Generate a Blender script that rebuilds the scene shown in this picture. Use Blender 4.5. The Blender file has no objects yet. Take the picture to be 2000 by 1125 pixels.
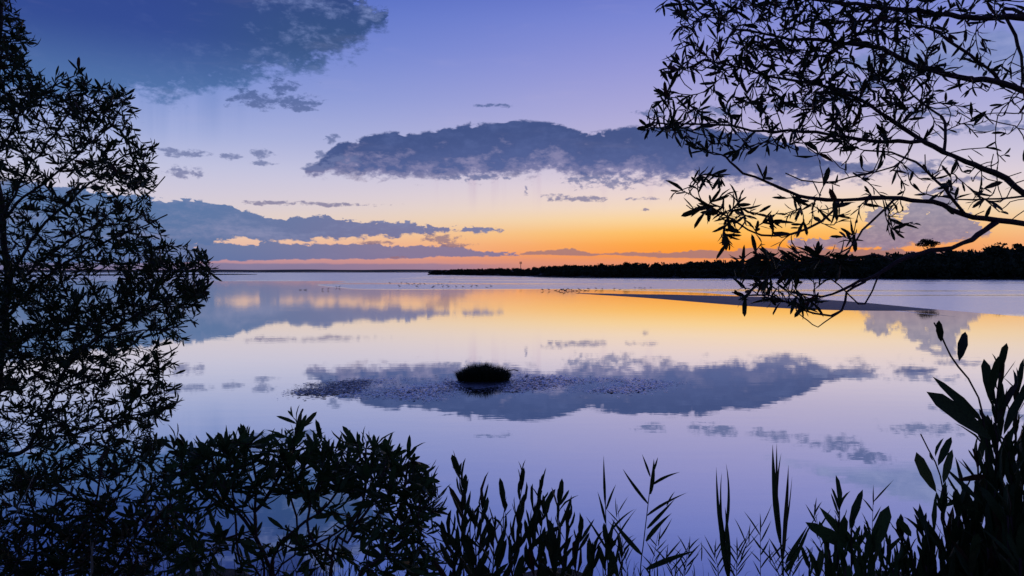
import bpy, math
import numpy as np
from mathutils import Matrix, Vector

# ------------------------------------------------------------------ camera, sky, sun, exposure
S = bpy.context.scene
COL = S.collection
F = 1455.0                       # focal length in pixels of the 2000 px wide photograph
HZ = 530.0                       # pixel row of the horizon
EYE = np.array([0.0, 0.0, 4.0])  # eye height above the lagoon
PITCH = math.atan((562.5 - HZ) / F)

cam_d = bpy.data.cameras.new('camera')
cam = bpy.data.objects.new('camera', cam_d)
COL.objects.link(cam)
cam.location = EYE
cam.rotation_euler = (math.pi / 2 - PITCH, 0, 0)
cam_d.sensor_width = 36.0
cam_d.lens = 36.0 * F / 2000.0
cam_d.clip_start = 0.05
cam_d.clip_end = 60000.0
S.camera = cam

S.view_settings.view_transform = 'Standard'
S.view_settings.look = 'None'
S.view_settings.exposure = 0.0
S.view_settings.gamma = 1.0
S.view_settings.use_curve_mapping = False
S.cycles.use_denoising = True
S.cycles.max_bounces = 6
S.cycles.transparent_max_bounces = 4


def lin(c):
    return tuple(((v / 255.0) / 12.92 if v / 255.0 <= 0.04045 else ((v / 255.0 + 0.055) / 1.055) ** 2.4) for v in c) + (1.0,)


class NT:
    """small helper to write node trees as expressions"""
    def __init__(self, tree):
        self.t = tree
        self.n = tree.nodes
        self.l = tree.links

    def node(self, typ, **kw):
        nd = self.n.new(typ)
        for k, v in kw.items():
            setattr(nd, k, v)
        return nd

    def put(self, sock, v):
        if isinstance(v, bpy.types.NodeSocket):
            self.l.new(v, sock)
        else:
            sock.default_value = v

    def m(self, op, a, b=None, c=None, clamp=False):
        nd = self.node('ShaderNodeMath', operation=op, use_clamp=clamp)
        self.put(nd.inputs[0], a)
        if b is not None:
            self.put(nd.inputs[1], b)
        if c is not None:
            self.put(nd.inputs[2], c)
        return nd.outputs[0]

    def add(self, a, b): return self.m('ADD', a, b)
    def sub(self, a, b): return self.m('SUBTRACT', a, b)
    def mul(self, a, b): return self.m('MULTIPLY', a, b)
    def mad(self, a, b, c): return self.m('MULTIPLY_ADD', a, b, c)

    def smooth(self, v, lo, hi, a=0.0, b=1.0):
        nd = self.node('ShaderNodeMapRange', interpolation_type='SMOOTHSTEP')
        self.put(nd.inputs['Value'], v)
        for k, x in (('From Min', lo), ('From Max', hi), ('To Min', a), ('To Max', b)):
            self.put(nd.inputs[k], x)
        return nd.outputs[0]

    def lerp(self, v, lo, hi, a=0.0, b=1.0):
        nd = self.node('ShaderNodeMapRange')
        self.put(nd.inputs['Value'], v)
        for k, x in (('From Min', lo), ('From Max', hi), ('To Min', a), ('To Max', b)):
            self.put(nd.inputs[k], x)
        return nd.outputs[0]

    def vm(self, op, a, b=None):
        nd = self.node('ShaderNodeVectorMath', operation=op)
        self.put(nd.inputs[0], a)
        if b is not None:
            self.put(nd.inputs[1], b)
        return nd.outputs['Value'] if op in ('DOT_PRODUCT', 'LENGTH') else nd.outputs['Vector']

    def xyz(self, x, y, z):
        nd = self.node('ShaderNodeCombineXYZ')
        for i, v in enumerate((x, y, z)):
            self.put(nd.inputs[i], v)
        return nd.outputs[0]

    def noise(self, vec, scale, detail=4.0, rough=0.55, dist=0.0, color=False):
        nd = self.node('ShaderNodeTexNoise')
        self.put(nd.inputs['Vector'], vec)
        nd.inputs['Scale'].default_value = scale
        nd.inputs['Detail'].default_value = detail
        nd.inputs['Roughness'].default_value = rough
        nd.inputs['Distortion'].default_value = dist
        return nd.outputs['Color' if color else 'Fac']

    def mix(self, f, a, b):
        nd = self.node('ShaderNodeMix', data_type='RGBA')
        self.put(nd.inputs[0], f)
        self.put(nd.inputs[6], a)
        self.put(nd.inputs[7], b)
        return nd.outputs[2]

    def ramp(self, v, stops):
        nd = self.node('ShaderNodeValToRGB')
        self.put(nd.inputs[0], v)
        els = nd.color_ramp.elements
        while len(els) > 1:
            els.remove(els[-1])
        for i, (p, c) in enumerate(stops):
            e = els[0] if i == 0 else els.new(p)
            e.position = p
            e.color = c
        return nd.outputs[0]

    def curve(self, v, pts):
        nd = self.node('ShaderNodeFloatCurve')
        self.put(nd.inputs['Value'], v)
        cv = nd.mapping.curves[0]
        pts = sorted(pts)
        while len(cv.points) < len(pts):
            cv.points.new(0.5, 0.5)
        for p, (x, y) in zip(cv.points, pts):
            p.location = (x, y)
            p.handle_type = 'AUTO_CLAMPED'
        nd.mapping.use_clip = False
        nd.mapping.update()
        return nd.outputs[0]


def build_world():
    w = bpy.data.worlds.new('World')
    S.world = w
    w.use_nodes = True
    w.node_tree.nodes.clear()
    g = NT(w.node_tree)
    tc = g.node('ShaderNodeTexCoord')
    sp = g.node('ShaderNodeSeparateXYZ')
    g.l.new(tc.outputs['Generated'], sp.inputs[0])
    x, y, z = sp.outputs
    DEG = 57.29578
    az = g.mul(g.m('ARCTAN2', x, y), DEG)              # 0 = across the lagoon, + to the right
    el = g.mul(g.m('ARCSINE', g.m('MAXIMUM', z, 0.0)), DEG)

    def A(px): return math.degrees(math.atan((px - 1000) / F))
    def EL(px, py): return math.degrees(math.atan((HZ - py) / F * math.cos(math.radians(A(px)))))

    # --- clear sky: three elevation ramps (sunset side, cool side, opposite side) mixed by azimuth
    t = g.m('SQRT', g.mul(el, 1 / 90.0))
    def rp(rows): return [(math.sqrt(max(0, e) / 90.0), lin(c)) for e, c in rows]
    def rows(lst): return [(EL(1000, py), c) for py, c in lst]
    warm = g.ramp(t, rp(rows([(530, (206, 128, 112)), (512, (238, 146, 96)), (497, (255, 150, 40)), (478, (255, 164, 48)),
                              (455, (255, 190, 88)), (430, (252, 212, 150)), (408, (246, 217, 188)), (385, (238, 214, 206)), (362, (228, 209, 216)),
                              (335, (212, 198, 218)), (290, (192, 182, 216)), (230, (174, 169, 218)), (140, (150, 152, 218)),
                              (40, (122, 134, 214)), (-60, (88, 106, 198))]) + [(34, (66, 86, 170)), (90, (36, 52, 112))]))
    cool = g.ramp(t, rp(rows([(530, (138, 122, 154)), (518, (164, 136, 164)), (508, (188, 148, 166)), (490, (226, 188, 178)), (465, (232, 202, 188)),
                              (430, (218, 206, 214)), (390, (204, 200, 222)), (340, (188, 193, 226)), (280, (160, 175, 224)),
                              (200, (126, 151, 217)), (100, (92, 126, 208)), (0, (68, 104, 194))]) + [(34, (46, 66, 146)), (90, (32, 48, 106))]))
    east = g.ramp(t, rp([(0, (62, 66, 98)), (6, (70, 70, 112)), (14, (58, 68, 118)), (34, (42, 56, 110)), (90, (32, 46, 102))]))
    d = g.mul(g.sub(az, A(1430)), 1 / 25.0)
    wf = g.m('EXPONENT', g.mul(g.mul(d, d), -1.0))
    wf = g.m('POWER', wf, 0.8)
    sky = g.mix(wf, cool, warm)
    back = g.smooth(g.m('ABSOLUTE', az), 45.0, 110.0)
    sky = g.mix(back, sky, east)

    # --- clouds
    P = g.xyz(az, el, 0.0)
    Pw = g.vm('MULTIPLY', P, (0.55, 1.0, 1.0))
    nA = g.mad(g.noise(Pw, 0.85, 8, 0.58, 0.08), 3.2, -1.6)                          # lumps of a degree or two
    nB = g.mad(g.noise(g.vm('ADD', Pw, (31.0, 7.0, 3.0)), 3.0, 6, 0.62, 0.15), 3.2, -1.6)   # fine shreds
    nC = g.mad(g.noise(g.vm('MULTIPLY', P, (0.12, 0.6, 1.0)), 1.0, 5, 0.6, 0.2), 3.2, -1.6)   # long streaks
    nV = g.mad(g.noise(g.vm('MULTIPLY', P, (0.9, 0.03, 1.0)), 0.9, 3, 0.5), 3.2, -1.6)  # rain shafts
    bill = g.sub(0.35, g.m('ABSOLUTE', g.mad(g.noise(Pw, 1.7, 5, 0.5, 0.0), 4.0, -2.0)))                            # cauliflower bumps
    u = g.lerp(az, -60.0, 60.0)

    def crv(pts):
        return g.mul(g.curve(u, [((A(px) + 60) / 120, EL(px, py) / 40.0) for px, py in pts]), 40.0)

    def band(top, bot, at, ab, st, sb, fine=0.3):
        tn = g.mad(bill, at * 0.7, g.mad(nB, fine, g.mul(nA, at)))
        bn = g.mad(nB, ab * 0.6, g.mul(nA, ab))
        T, B = crv(top), crv(bot)
        dt = g.add(g.sub(T, el), tn)
        db = g.add(g.sub(el, B), bn)
        return g.mul(g.smooth(dt, -st, st), g.smooth(db, -sb, sb)), dt, db

    def layer(sky, mask, col, op=1.0):
        return g.mix(g.mul(mask, op) if op != 1.0 else mask, sky, col)

    # storm cloud, upper left, with rain falling from its base
    top = [(-1500, -900), (-300, -900), (300, -700), (520, -380), (630, -90), (680, -30), (715, 4), (742, 30), (766, 48), (800, 330), (2600, 330)]
    bot = [(-1500, 330), (-600, 250), (0, 205), (250, 190), (400, 178), (500, 160), (560, 142), (610, 136), (650, 114), (690, 94), (722, 72), (745, 58), (766, 51), (800, -200), (2600, -200)]
    m, dt, db = band(top, bot, 1.7, 1.6, 0.40, 0.8, 1.2)
    rf = g.mul(g.smooth(az, A(260), A(640)), 1.0)
    dark = g.mix(rf, lin((42, 70, 146)), lin((46, 78, 130)))
    dark = g.mix(g.smooth(el, EL(300, 200), EL(300, 40)), lin((74, 112, 170)), dark)
    pale = lin((124, 142, 198))
    dark = g.mix(g.smooth(el, EL(300, 60), 24.0), dark, lin((38, 50, 128)))
    wisp = g.mul(g.smooth(g.mad(nB, 0.35, g.mad(nA, 0.6, g.mul(g.mad(g.noise(Pw, 0.32, 4, 0.55, 0.4), 3.2, -1.6), 0.9))), -0.05, 0.85), g.mad(rf, 0.80, 0.06))
    ccol = g.mix(wisp, dark, pale)
    rain = g.mul(g.mul(g.smooth(g.sub(el, g.sub(crv(bot), 4.6)), 0.0, 4.2), g.smooth(g.sub(crv(bot), g.sub(el, 1.0)), -0.6, 1.0)),
                 g.mul(g.smooth(az, A(560), A(380)), g.smooth(nV, -0.7, 0.9)))
    sky = layer(sky, rain, lin((94, 128, 192)), 0.45)
    sky = layer(sky, m, ccol, 0.96)

    # teal cloud behind the branches, upper right
    m, dt, db = band([(1560, 150), (1640, 120), (1720, 98), (1850, 70), (2000, 60), (2300, 90), (2500, 160), (2700, 200)],
                     [(1560, 152), (1640, 140), (1720, 146), (1850, 150), (2000, 160), (2300, 170), (2500, 165), (2700, 202)], 0.4, 0.3, 0.4, 0.5, 0.3)
    sky = layer(sky, m, g.mix(g.smooth(nA, -0.5, 0.7), lin((112, 132, 188)), lin((144, 156, 206))), 0.8)

    # the long dark cloud in the middle
    top = [(-1000, 420), (560, 420), (592, 338), (620, 322), (645, 300), (660, 284), (690, 276), (730, 264), (800, 262), (850, 258), (900, 248), (960, 245), (1050, 238),
           (1100, 246), (1150, 262), (1200, 255), (1260, 250), (1330, 250), (1400, 254), (1470, 262), (1530, 276), (1580, 292), (1630, 316), (1700, 330), (1830, 336), (1880, 420), (2600, 420)]
    bot = [(-1000, 300), (560, 300), (592, 340), (620, 346), (660, 340), (700, 338), (760, 346), (850, 346), (950, 346), (1050, 336), (1150, 344), (1250, 346), (1400, 350),
           (1500, 354), (1580, 352), (1640, 346), (1720, 346), (1830, 338), (1880, 300), (2600, 300)]
    m, dt, db = band(top, bot, 0.42, 1.0, 0.12, 0.42, 0.05)
    low = g.mul(g.smooth(g.mad(nB, 0.35, g.mad(nA, 1.6, db)), 1.7, -0.5), g.smooth(az, A(1420), A(1180), 0.35, 1.0))
    ccol = g.mix(g.smooth(dt, 0.0, 3.2), lin((50, 74, 132)), lin((64, 86, 146)))
    ccol = g.mix(g.mul(g.smooth(g.mad(nB, 0.4, nA), -0.2, 1.1), 0.7), ccol, lin((78, 98, 156)))
    ccol = g.mix(g.mul(low, 0.80), ccol, lin((140, 136, 178)))
    hot = g.mul(g.mul(low, g.smooth(db, 1.3, 0.2)), g.smooth(g.mad(nB, 0.4, nA), 0.0, 0.7))
    ccol = g.mix(g.mul(hot, 0.8), ccol, lin((232, 206, 204)))
    virga = g.mul(g.mul(g.smooth(el, EL(1100, 430), EL(1100, 345)), g.smooth(el, EL(1100, 330), EL(1100, 350))),
                  g.mul(g.smooth(g.m('ABSOLUTE', g.sub(az, A(1050))), 12.0, 4.0), g.smooth(nV, 0.0, 0.8)))
    sky = layer(sky, virga, lin((196, 170, 196)), 0.45)
    sky = layer(sky, m, ccol, 0.97)

    # low bank on the left
    top = [(-1500, 330), (-200, 345), (150, 368), (320, 392), (360, 388), (400, 398), (450, 402), (500, 418), (540, 428), (580, 424), (640, 424), (700, 432), (760, 438), (800, 436),
           (850, 444), (900, 446), (950, 448), (985, 450), (1010, 500), (2600, 500)]
    bot = [(-1500, 540), (-200, 530), (150, 515), (320, 484), (400, 473), (480, 466), (560, 470), (640, 467), (700, 466), (760, 461), (850, 455), (900, 451), (985, 451), (1010, 400), (2600, 400)]
    m, dt, db = band(top, bot, 0.48, 0.42, 0.06, 0.10, 0.16)
    ccol = g.mix(g.smooth(az, A(330), A(800)), lin((70, 110, 164)), lin((104, 112, 160)))
    ccol = g.mix(g.mul(g.smooth(g.mad(nB, 0.4, nC), -0.2, 0.8), 0.9), ccol, lin((118, 132, 178)))
    sky = layer(sky, m, ccol, 0.95)

    # thin layers under it, down to the horizon
    top = [(-1500, 440), (300, 468), (420, 479), (520, 475), (600, 480), (700, 478), (800, 481), (900, 486), (960, 492), (1010, 499), (1040, 520), (2600, 520)]
    bot = [(-1500, 540), (300, 516), (420, 510), (600, 507), (800, 504), (900, 501), (1010, 500), (1040, 490), (2600, 490)]
    m, dt, db = band(top, bot, 0.40, 0.16, 0.06, 0.06, 0.14)
    sky = layer(sky, m, g.mix(g.smooth(az, A(380), A(850)), lin((88, 116, 166)), lin((126, 118, 156))), 0.95)
    top = [(-1500, 600), (960, 600), (1010, 498), (1060, 489), (1110, 488), (1150, 494), (1180, 496), (1230, 492), (1300, 493), (1380, 489), (1440, 487), (1600, 486), (1800, 490), (2000, 492), (2300, 490), (2600, 492)]
    bot = [(-1500, 480), (960, 480), (1010, 497), (1060, 498), (1110, 499), (1150, 500), (1180, 497), (1230, 500), (1300, 503), (1380, 504), (1440, 506), (1600, 508), (1800, 504), (2000, 506), (2300, 505), (2600, 506)]
    m, dt, db = band(top, bot, 0.20, 0.10, 0.04, 0.05, 0.12)
    sky = layer(sky, m, lin((156, 118, 124)), 0.85)

    # mauve murk along the horizon on the left
    mk = g.mul(g.smooth(g.mad(nA, 0.10, el), EL(700, 513), EL(700, 517)), g.smooth(az, A(1060), A(840)))
    sky = layer(sky, mk, g.mix(g.smooth(az, A(450), A(900)), lin((124, 120, 158)), lin((152, 124, 152))), 0.85)

    # heaped cloud behind the branches, lower right
    top = [(-1500, 560), (1500, 560), (1540, 480), (1600, 474), (1660, 456), (1700, 426), (1725, 402), (1760, 424), (1800, 388), (1840, 380), (1866, 400), (1890, 440), (1940, 456), (1975, 560), (2600, 560)]
    bot = [(-1500, 400), (1500, 400), (1540, 478), (1600, 480), (1660, 482), (1750, 478), (1850, 470), (1900, 462), (1940, 457), (1975, 400), (2600, 400)]
    m, dt, db = band(top, bot, 1.7, 0.5, 0.10, 0.15, 0.5)
    sky = layer(sky, m, g.mix(g.smooth(nB, -0.5, 0.9), lin((110, 116, 158)), lin((150, 144, 174))), 0.85)

    # small torn clouds
    small = [(365, 300, 46, 8), (448, 306, 22, 6), (513, 300, 20, 8), (520, 318, 22, 4), (357, 336, 36, 11), (970, 208, 36, 4), (653, 270, 12, 9), (632, 304, 16, 8), (622, 326, 30, 9), (676, 312, 26, 10), (1140, 352, 60, 8), (930, 348, 70, 6),
             (1090, 386, 34, 8), (1152, 388, 34, 6), (1185, 357, 58, 15), (1255, 389, 32, 4), (1263, 408, 12, 3), (1027, 372, 6, 9), (1530, 356, 44, 12), (1620, 195, 58, 15),
             (1700, 165, 40, 10), (1274, 222, 30, 7), (1400, 216, 46, 9), (1510, 208, 40, 10), (500, 196, 46, 17), (585, 200, 44, 14), (556, 172, 30, 16), (590, 214, 30, 6), (600, 398, 132, 4.5),
             (862, 466, 46, 8), (900, 478, 30, 4), (740, 473, 40, 3), (1660, 330, 90, 10), (1790, 322, 70, 7), (1880, 350, 60, 6), (1800, 222, 60, 12), (1930, 250, 70, 9), (780, 502, 22, 2)]
    q = None
    wob = g.mad(nB, 1.5, g.mul(nA, 1.0))
    P2 = g.vm('ADD', P, g.xyz(g.mul(nA, 0.9), g.mul(nA, 0.16), 0.0))
    for px, py, rx, ry in small:
        dv = g.vm('MULTIPLY', g.vm('SUBTRACT', P2, (A(px), EL(px, py), 0.0)), (25.4 / rx / 1.15, 25.4 / ry / 1.15, 0.0))
        s = g.vm('DOT_PRODUCT', dv, dv)
        q = s if q is None else g.m('MINIMUM', q, s)
    sm = g.smooth(g.add(g.sub(0.75, q), wob), -0.15, 0.95)
    scol = g.ramp(t, rp(rows([(505, (150, 110, 122)), (460, (136, 116, 138)), (400, (118, 116, 156)), (330, (106, 118, 166)), (200, (70, 94, 150)), (60, (70, 98, 160))])))
    sky = layer(sky, sm, scol, 0.82)

    # a little extra mottling so that no part of the sky is a perfect gradient
    sky = g.mix(g.smooth(nC, 0.1, 1.0, 0.0, 0.07), sky, lin((214, 196, 216)))

    lum = g.vm('DOT_PRODUCT', sky, (0.3, 0.5, 0.2))
    sky = g.mix(0.035, sky, g.xyz(lum, lum, lum))

    b1 = g.node('ShaderNodeBackground')
    g.put(b1.inputs['Color'], sky)
    b1.inputs['Strength'].default_value = 0.98
    st = g.node('ShaderNodeTexSky', sky_type='NISHITA')
    st.sun_disc = False
    st.sun_elevation = math.radians(-1.5)
    st.sun_rotation = math.radians(14.0)
    b2 = g.node('ShaderNodeBackground')
    g.l.new(st.outputs[0], b2.inputs['Color'])
    b2.inputs['Strength'].default_value = 0.02
    ad = g.node('ShaderNodeAddShader')
    g.l.new(b1.outputs[0], ad.inputs[0])
    g.l.new(b2.outputs[0], ad.inputs[1])
    out = g.node('ShaderNodeOutputWorld')
    g.l.new(ad.outputs[0], out.inputs['Surface'])


build_world()

# the sun has just set: its lamp stands a degree and a half below the horizon, beyond the far shore
sun_d = bpy.data.lights.new('sun', 'SUN')
sun_d.energy = 2.0
sun_d.angle = math.radians(0.5)
sun_d.color = (1.0, 0.62, 0.34)
sun = bpy.data.objects.new('sun', sun_d)
COL.objects.link(sun)
_sd = Vector((-math.sin(math.radians(14)), -math.cos(math.radians(14)), math.tan(math.radians(1.5))))
sun.rotation_euler = _sd.to_track_quat('-Z', 'Y').to_euler()

# ------------------------------------------------------------------ helpers
FW = np.array([0, math.cos(PITCH), -math.sin(PITCH)])
UP = np.array([0, math.sin(PITCH), math.cos(PITCH)])
RT = np.array([1.0, 0, 0])


def W(px, py, d):
    """world point on the sight line of a photograph pixel, d metres ahead"""
    return EYE + d * (FW + RT * ((px - 1000) / F) + UP * ((562.5 - py) / F))


def G(px, py, z=0.0):
    """where that sight line meets the level z"""
    v = FW + RT * ((px - 1000) / F) + UP * ((562.5 - py) / F)
    return EYE + v * ((z - EYE[2]) / v[2])


def proj(p):
    p = np.asarray(p) - EYE
    d = p @ FW
    return 1000 + F * (p @ RT) / d, 562.5 - F * (p @ UP) / d, d


def mesh_np(name, verts, faces_list):
    """faces_list: list of integer arrays (n, k)"""
    me = bpy.data.meshes.new(name)
    verts = np.asarray(verts, dtype=np.float32)
    me.vertices.add(len(verts))
    me.vertices.foreach_set('co', verts.ravel())
    loops = np.concatenate([f.ravel() for f in faces_list]).astype(np.int32)
    tot = np.concatenate([np.full(len(f), f.shape[1]) for f in faces_list]).astype(np.int32)
    start = np.concatenate([[0], np.cumsum(tot)[:-1]]).astype(np.int32)
    me.loops.add(len(loops))
    me.loops.foreach_set('vertex_index', loops)
    me.polygons.add(len(tot))
    me.polygons.foreach_set('loop_start', start)
    me.polygons.foreach_set('loop_total', tot)
    me.update(calc_edges=True)
    me.validate()
    return me


def obj(name, me, mat=None, parent=None, loc=None, kind=None):
    o = bpy.data.objects.new(name, me)
    COL.objects.link(o)
    if mat is not None and me is not None and len(me.materials) == 0:
        me.materials.append(mat)
    if parent is not None:
        o.parent = parent
    if loc is not None:
        o.location = loc
    if kind:
        o['kind'] = kind
    return o


def thing(name, label, cat, loc, group=None):
    o = bpy.data.objects.new(name, None)
    COL.objects.link(o)
    o.location = loc
    o['label'] = label
    o['category'] = cat
    if group:
        o['group'] = group
    return o


class Buf:
    def __init__(self):
        self.v, self.q, self.t, self.n = [], [], [], 0

    def add(self, v, quads=None, tris=None):
        self.v.append(v)
        if quads is not None and len(quads):
            self.q.append(np.asarray(quads) + self.n)
        if tris is not None and len(tris):
            self.t.append(np.asarray(tris) + self.n)
        self.n += len(v)

    def mesh(self, name, origin=(0, 0, 0)):
        v = np.concatenate(self.v) - np.asarray(origin)
        fl = []
        if self.q:
            fl.append(np.concatenate(self.q))
        if self.t:
            fl.append(np.concatenate(self.t))
        return mesh_np(name, v, fl)


def unit(v):
    return v / (np.linalg.norm(v, axis=-1, keepdims=True) + 1e-12)


def tube(buf, pts, rad, sides=5, flat=None):
    pts = np.asarray(pts, float)
    n = len(pts)
    rad = np.broadcast_to(np.asarray(rad, float), (n,))
    tg = unit(np.gradient(pts, axis=0))
    ref = np.array([0.3, 0.9, 0.2]) if abs(tg[0] @ np.array([0.3, 0.9, 0.2])) < 0.85 else np.array([1.0, 0, 0])
    a = unit(np.cross(tg, ref))
    b = np.cross(tg, a)
    an = np.arange(sides) * 2 * math.pi / sides
    ring = a[:, None] * np.cos(an)[None, :, None] + b[:, None] * np.sin(an)[None, :, None]
    v = (pts[:, None] + ring * rad[:, None, None]).reshape(-1, 3)
    i, j = np.meshgrid(np.arange(n - 1), np.arange(sides), indexing='ij')
    j2 = (j + 1) % sides
    q = np.stack([i * sides + j, i * sides + j2, (i + 1) * sides + j2, (i + 1) * sides + j], -1).reshape(-1, 4)
    v = np.concatenate([v, pts[-1:] + tg[-1:] * rad[-1]])
    k = np.arange(sides)
    tcap = np.stack([(n - 1) * sides + k, (n - 1) * sides + (k + 1) % sides, np.full(sides, n * sides)], -1)
    buf.add(v, q, tcap)


def spline(pts, step):
    """Catmull-Rom through the points (any number of columns), resampled by length of the first three"""
    p = np.asarray(pts, float)
    if len(p) == 2:
        p = np.array([p[0], (p[0] + p[1]) / 2, p[1]])
    e = np.concatenate([[2 * p[0] - p[1]], p, [2 * p[-1] - p[-2]]])
    out = []
    for k in range(1, len(e) - 2):
        L = np.linalg.norm(e[k + 1][:3] - e[k][:3])
        m = max(2, int(L / step))
        t = np.linspace(0, 1, m, endpoint=False)[:, None]
        out.append(0.5 * (2 * e[k] + (e[k + 1] - e[k - 1]) * t + (2 * e[k - 1] - 5 * e[k] + 4 * e[k + 1] - e[k + 2]) * t ** 2
                          + (3 * e[k] - e[k - 1] - 3 * e[k + 1] + e[k + 2]) * t ** 3))
    out.append(p[-1:])
    return np.concatenate(out)


def in_poly(x, y, poly):
    c = np.zeros(len(x), bool)
    p = np.asarray(poly, float)
    j = len(p) - 1
    for i in range(len(p)):
        xi, yi = p[i]
        xj, yj = p[j]
        hit = ((yi > y) != (yj > y)) & (x < (xj - xi) * (y - yi) / (yj - yi + 1e-9) + xi)
        c ^= hit
        j = i
    return c


def sample_poly(rng, poly, n):
    p = np.asarray(poly, float)
    lo, hi = p.min(0), p.max(0)
    out = np.zeros((0, 2))
    while len(out) < n:
        q = rng.uniform(lo, hi, (n * 2, 2))
        out = np.concatenate([out, q[in_poly(q[:, 0], q[:, 1], p)]])
    return out[:n]


# ------------------------------------------------------------------ materials
def material(name):
    m = bpy.data.materials.new(name)
    m.use_nodes = True
    m.node_tree.nodes.clear()
    g = NT(m.node_tree)
    out = g.node('ShaderNodeOutputMaterial')
    return m, g, out


def leaf_mat(name, c1, c2, c3, trans=0.22, rough=0.5):
    m, g, out = material(name)
    geo = g.node('ShaderNodeNewGeometry')
    oi = g.node('ShaderNodeObjectInfo')
    r = g.m('FRACT', g.add(geo.outputs['Random Per Island'], oi.outputs['Random']))
    tc = g.node('ShaderNodeTexCoord')
    n = g.noise(tc.outputs['Object'], 40.0, 3, 0.6)
    c = g.ramp(r, [(0.0, c1 + (1,)), (0.55, c2 + (1,)), (0.88, c2 + (1,)), (0.97, c3 + (1,))])
    c = g.mix(g.smooth(n, 0.35, 0.7), c, g.mix(0.5, c, (0.01, 0.012, 0.006, 1)))
    p = g.node('ShaderNodeBsdfPrincipled')
    g.put(p.inputs['Base Color'], c)
    p.inputs['Roughness'].default_value = rough
    p.inputs['Specular IOR Level'].default_value = 0.22
    tr = g.node('ShaderNodeBsdfTranslucent')
    g.put(tr.inputs['Color'], c)
    mx = g.node('ShaderNodeMixShader')
    mx.inputs[0].default_value = trans
    g.l.new(p.outputs[0], mx.inputs[1])
    g.l.new(tr.outputs[0], mx.inputs[2])
    g.l.new(mx.outputs[0], out.inputs[0])
    return m


def rough_mat(name, c1, c2, scale, rough=0.85, bump=0.0, detail=5, spec=0.3):
    m, g, out = material(name)
    tc = g.node('ShaderNodeTexCoord')
    n = g.noise(tc.outputs['Object'], scale, detail, 0.6)
    p = g.node('ShaderNodeBsdfPrincipled')
    g.put(p.inputs['Base Color'], g.mix(g.smooth(n, 0.3, 0.7), c1 + (1,), c2 + (1,)))
    p.inputs['Roughness'].default_value = rough
    p.inputs['Specular IOR Level'].default_value = spec
    if bump:
        b = g.node('ShaderNodeBump')
        b.inputs['Strength'].default_value = 0.6
        b.inputs['Distance'].default_value = bump
        g.put(b.inputs['Height'], n)
        g.l.new(b.outputs[0], p.inputs['Normal'])
    g.l.new(p.outputs[0], out.inputs[0])
    return m


M_LEAF = leaf_mat('leaf_dark', (0.040, 0.062, 0.022), (0.052, 0.080, 0.027), (0.10, 0.045, 0.025), 0.3)
M_LEAF2 = leaf_mat('leaf_green', (0.050, 0.095, 0.028), (0.065, 0.120, 0.036), (0.10, 0.12, 0.04), 0.35)
M_LEAF3 = leaf_mat('leaf_rusty', (0.034, 0.046, 0.018), (0.048, 0.052, 0.020), (0.13, 0.035, 0.022), 0.25)
M_REED = leaf_mat('reed_blade', (0.045, 0.080, 0.025), (0.055, 0.090, 0.03), (0.10, 0.09, 0.04), 0.25)
M_BARK = rough_mat('bark', (0.045, 0.032, 0.026), (0.085, 0.062, 0.052), 60.0, 0.85, 0.002)
M_BARKR = rough_mat('red_bark', (0.060, 0.030, 0.028), (0.11, 0.055, 0.048), 60.0, 0.8, 0.002)
M_STRAW = rough_mat('dry_reed', (0.30, 0.25, 0.17), (0.42, 0.36, 0.25), 40.0, 0.7)
M_WOOD = leaf_mat('far_foliage', (0.030, 0.044, 0.020), (0.045, 0.060, 0.028), (0.06, 0.065, 0.03), 0.1, 0.8)
M_LAND = rough_mat('far_land', (0.05, 0.05, 0.035), (0.08, 0.075, 0.05), 0.05, 0.95)
M_MUD = rough_mat('wet_mud', (0.040, 0.038, 0.038), (0.075, 0.068, 0.062), 3.0, 0.38, 0.01, 7, 0.5)
M_SAND = rough_mat('wet_sand', (0.035, 0.036, 0.048), (0.075, 0.074, 0.085), 0.5, 0.55, 0.01, 8, 0.30)
M_BANK = rough_mat('bank_soil', (0.035, 0.030, 0.020), (0.065, 0.055, 0.036), 4.0, 0.95, 0.03, 8)
M_BIRD = rough_mat('dark_plumage', (0.018, 0.018, 0.020), (0.035, 0.033, 0.034), 8.0, 0.7)
M_BILL = rough_mat('bill', (0.10, 0.05, 0.03), (0.14, 0.08, 0.04), 8.0, 0.5)
M_STEEL = rough_mat('mast_steel', (0.10, 0.10, 0.11), (0.16, 0.16, 0.17), 1.0, 0.6)
M_GRASS = leaf_mat('grass_blade', (0.040, 0.070, 0.020), (0.050, 0.085, 0.026), (0.11, 0.10, 0.05), 0.25)
M_RUSH = leaf_mat('rush_blade', (0.022, 0.030, 0.014), (0.034, 0.042, 0.018), (0.06, 0.045, 0.03), 0.1)


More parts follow.
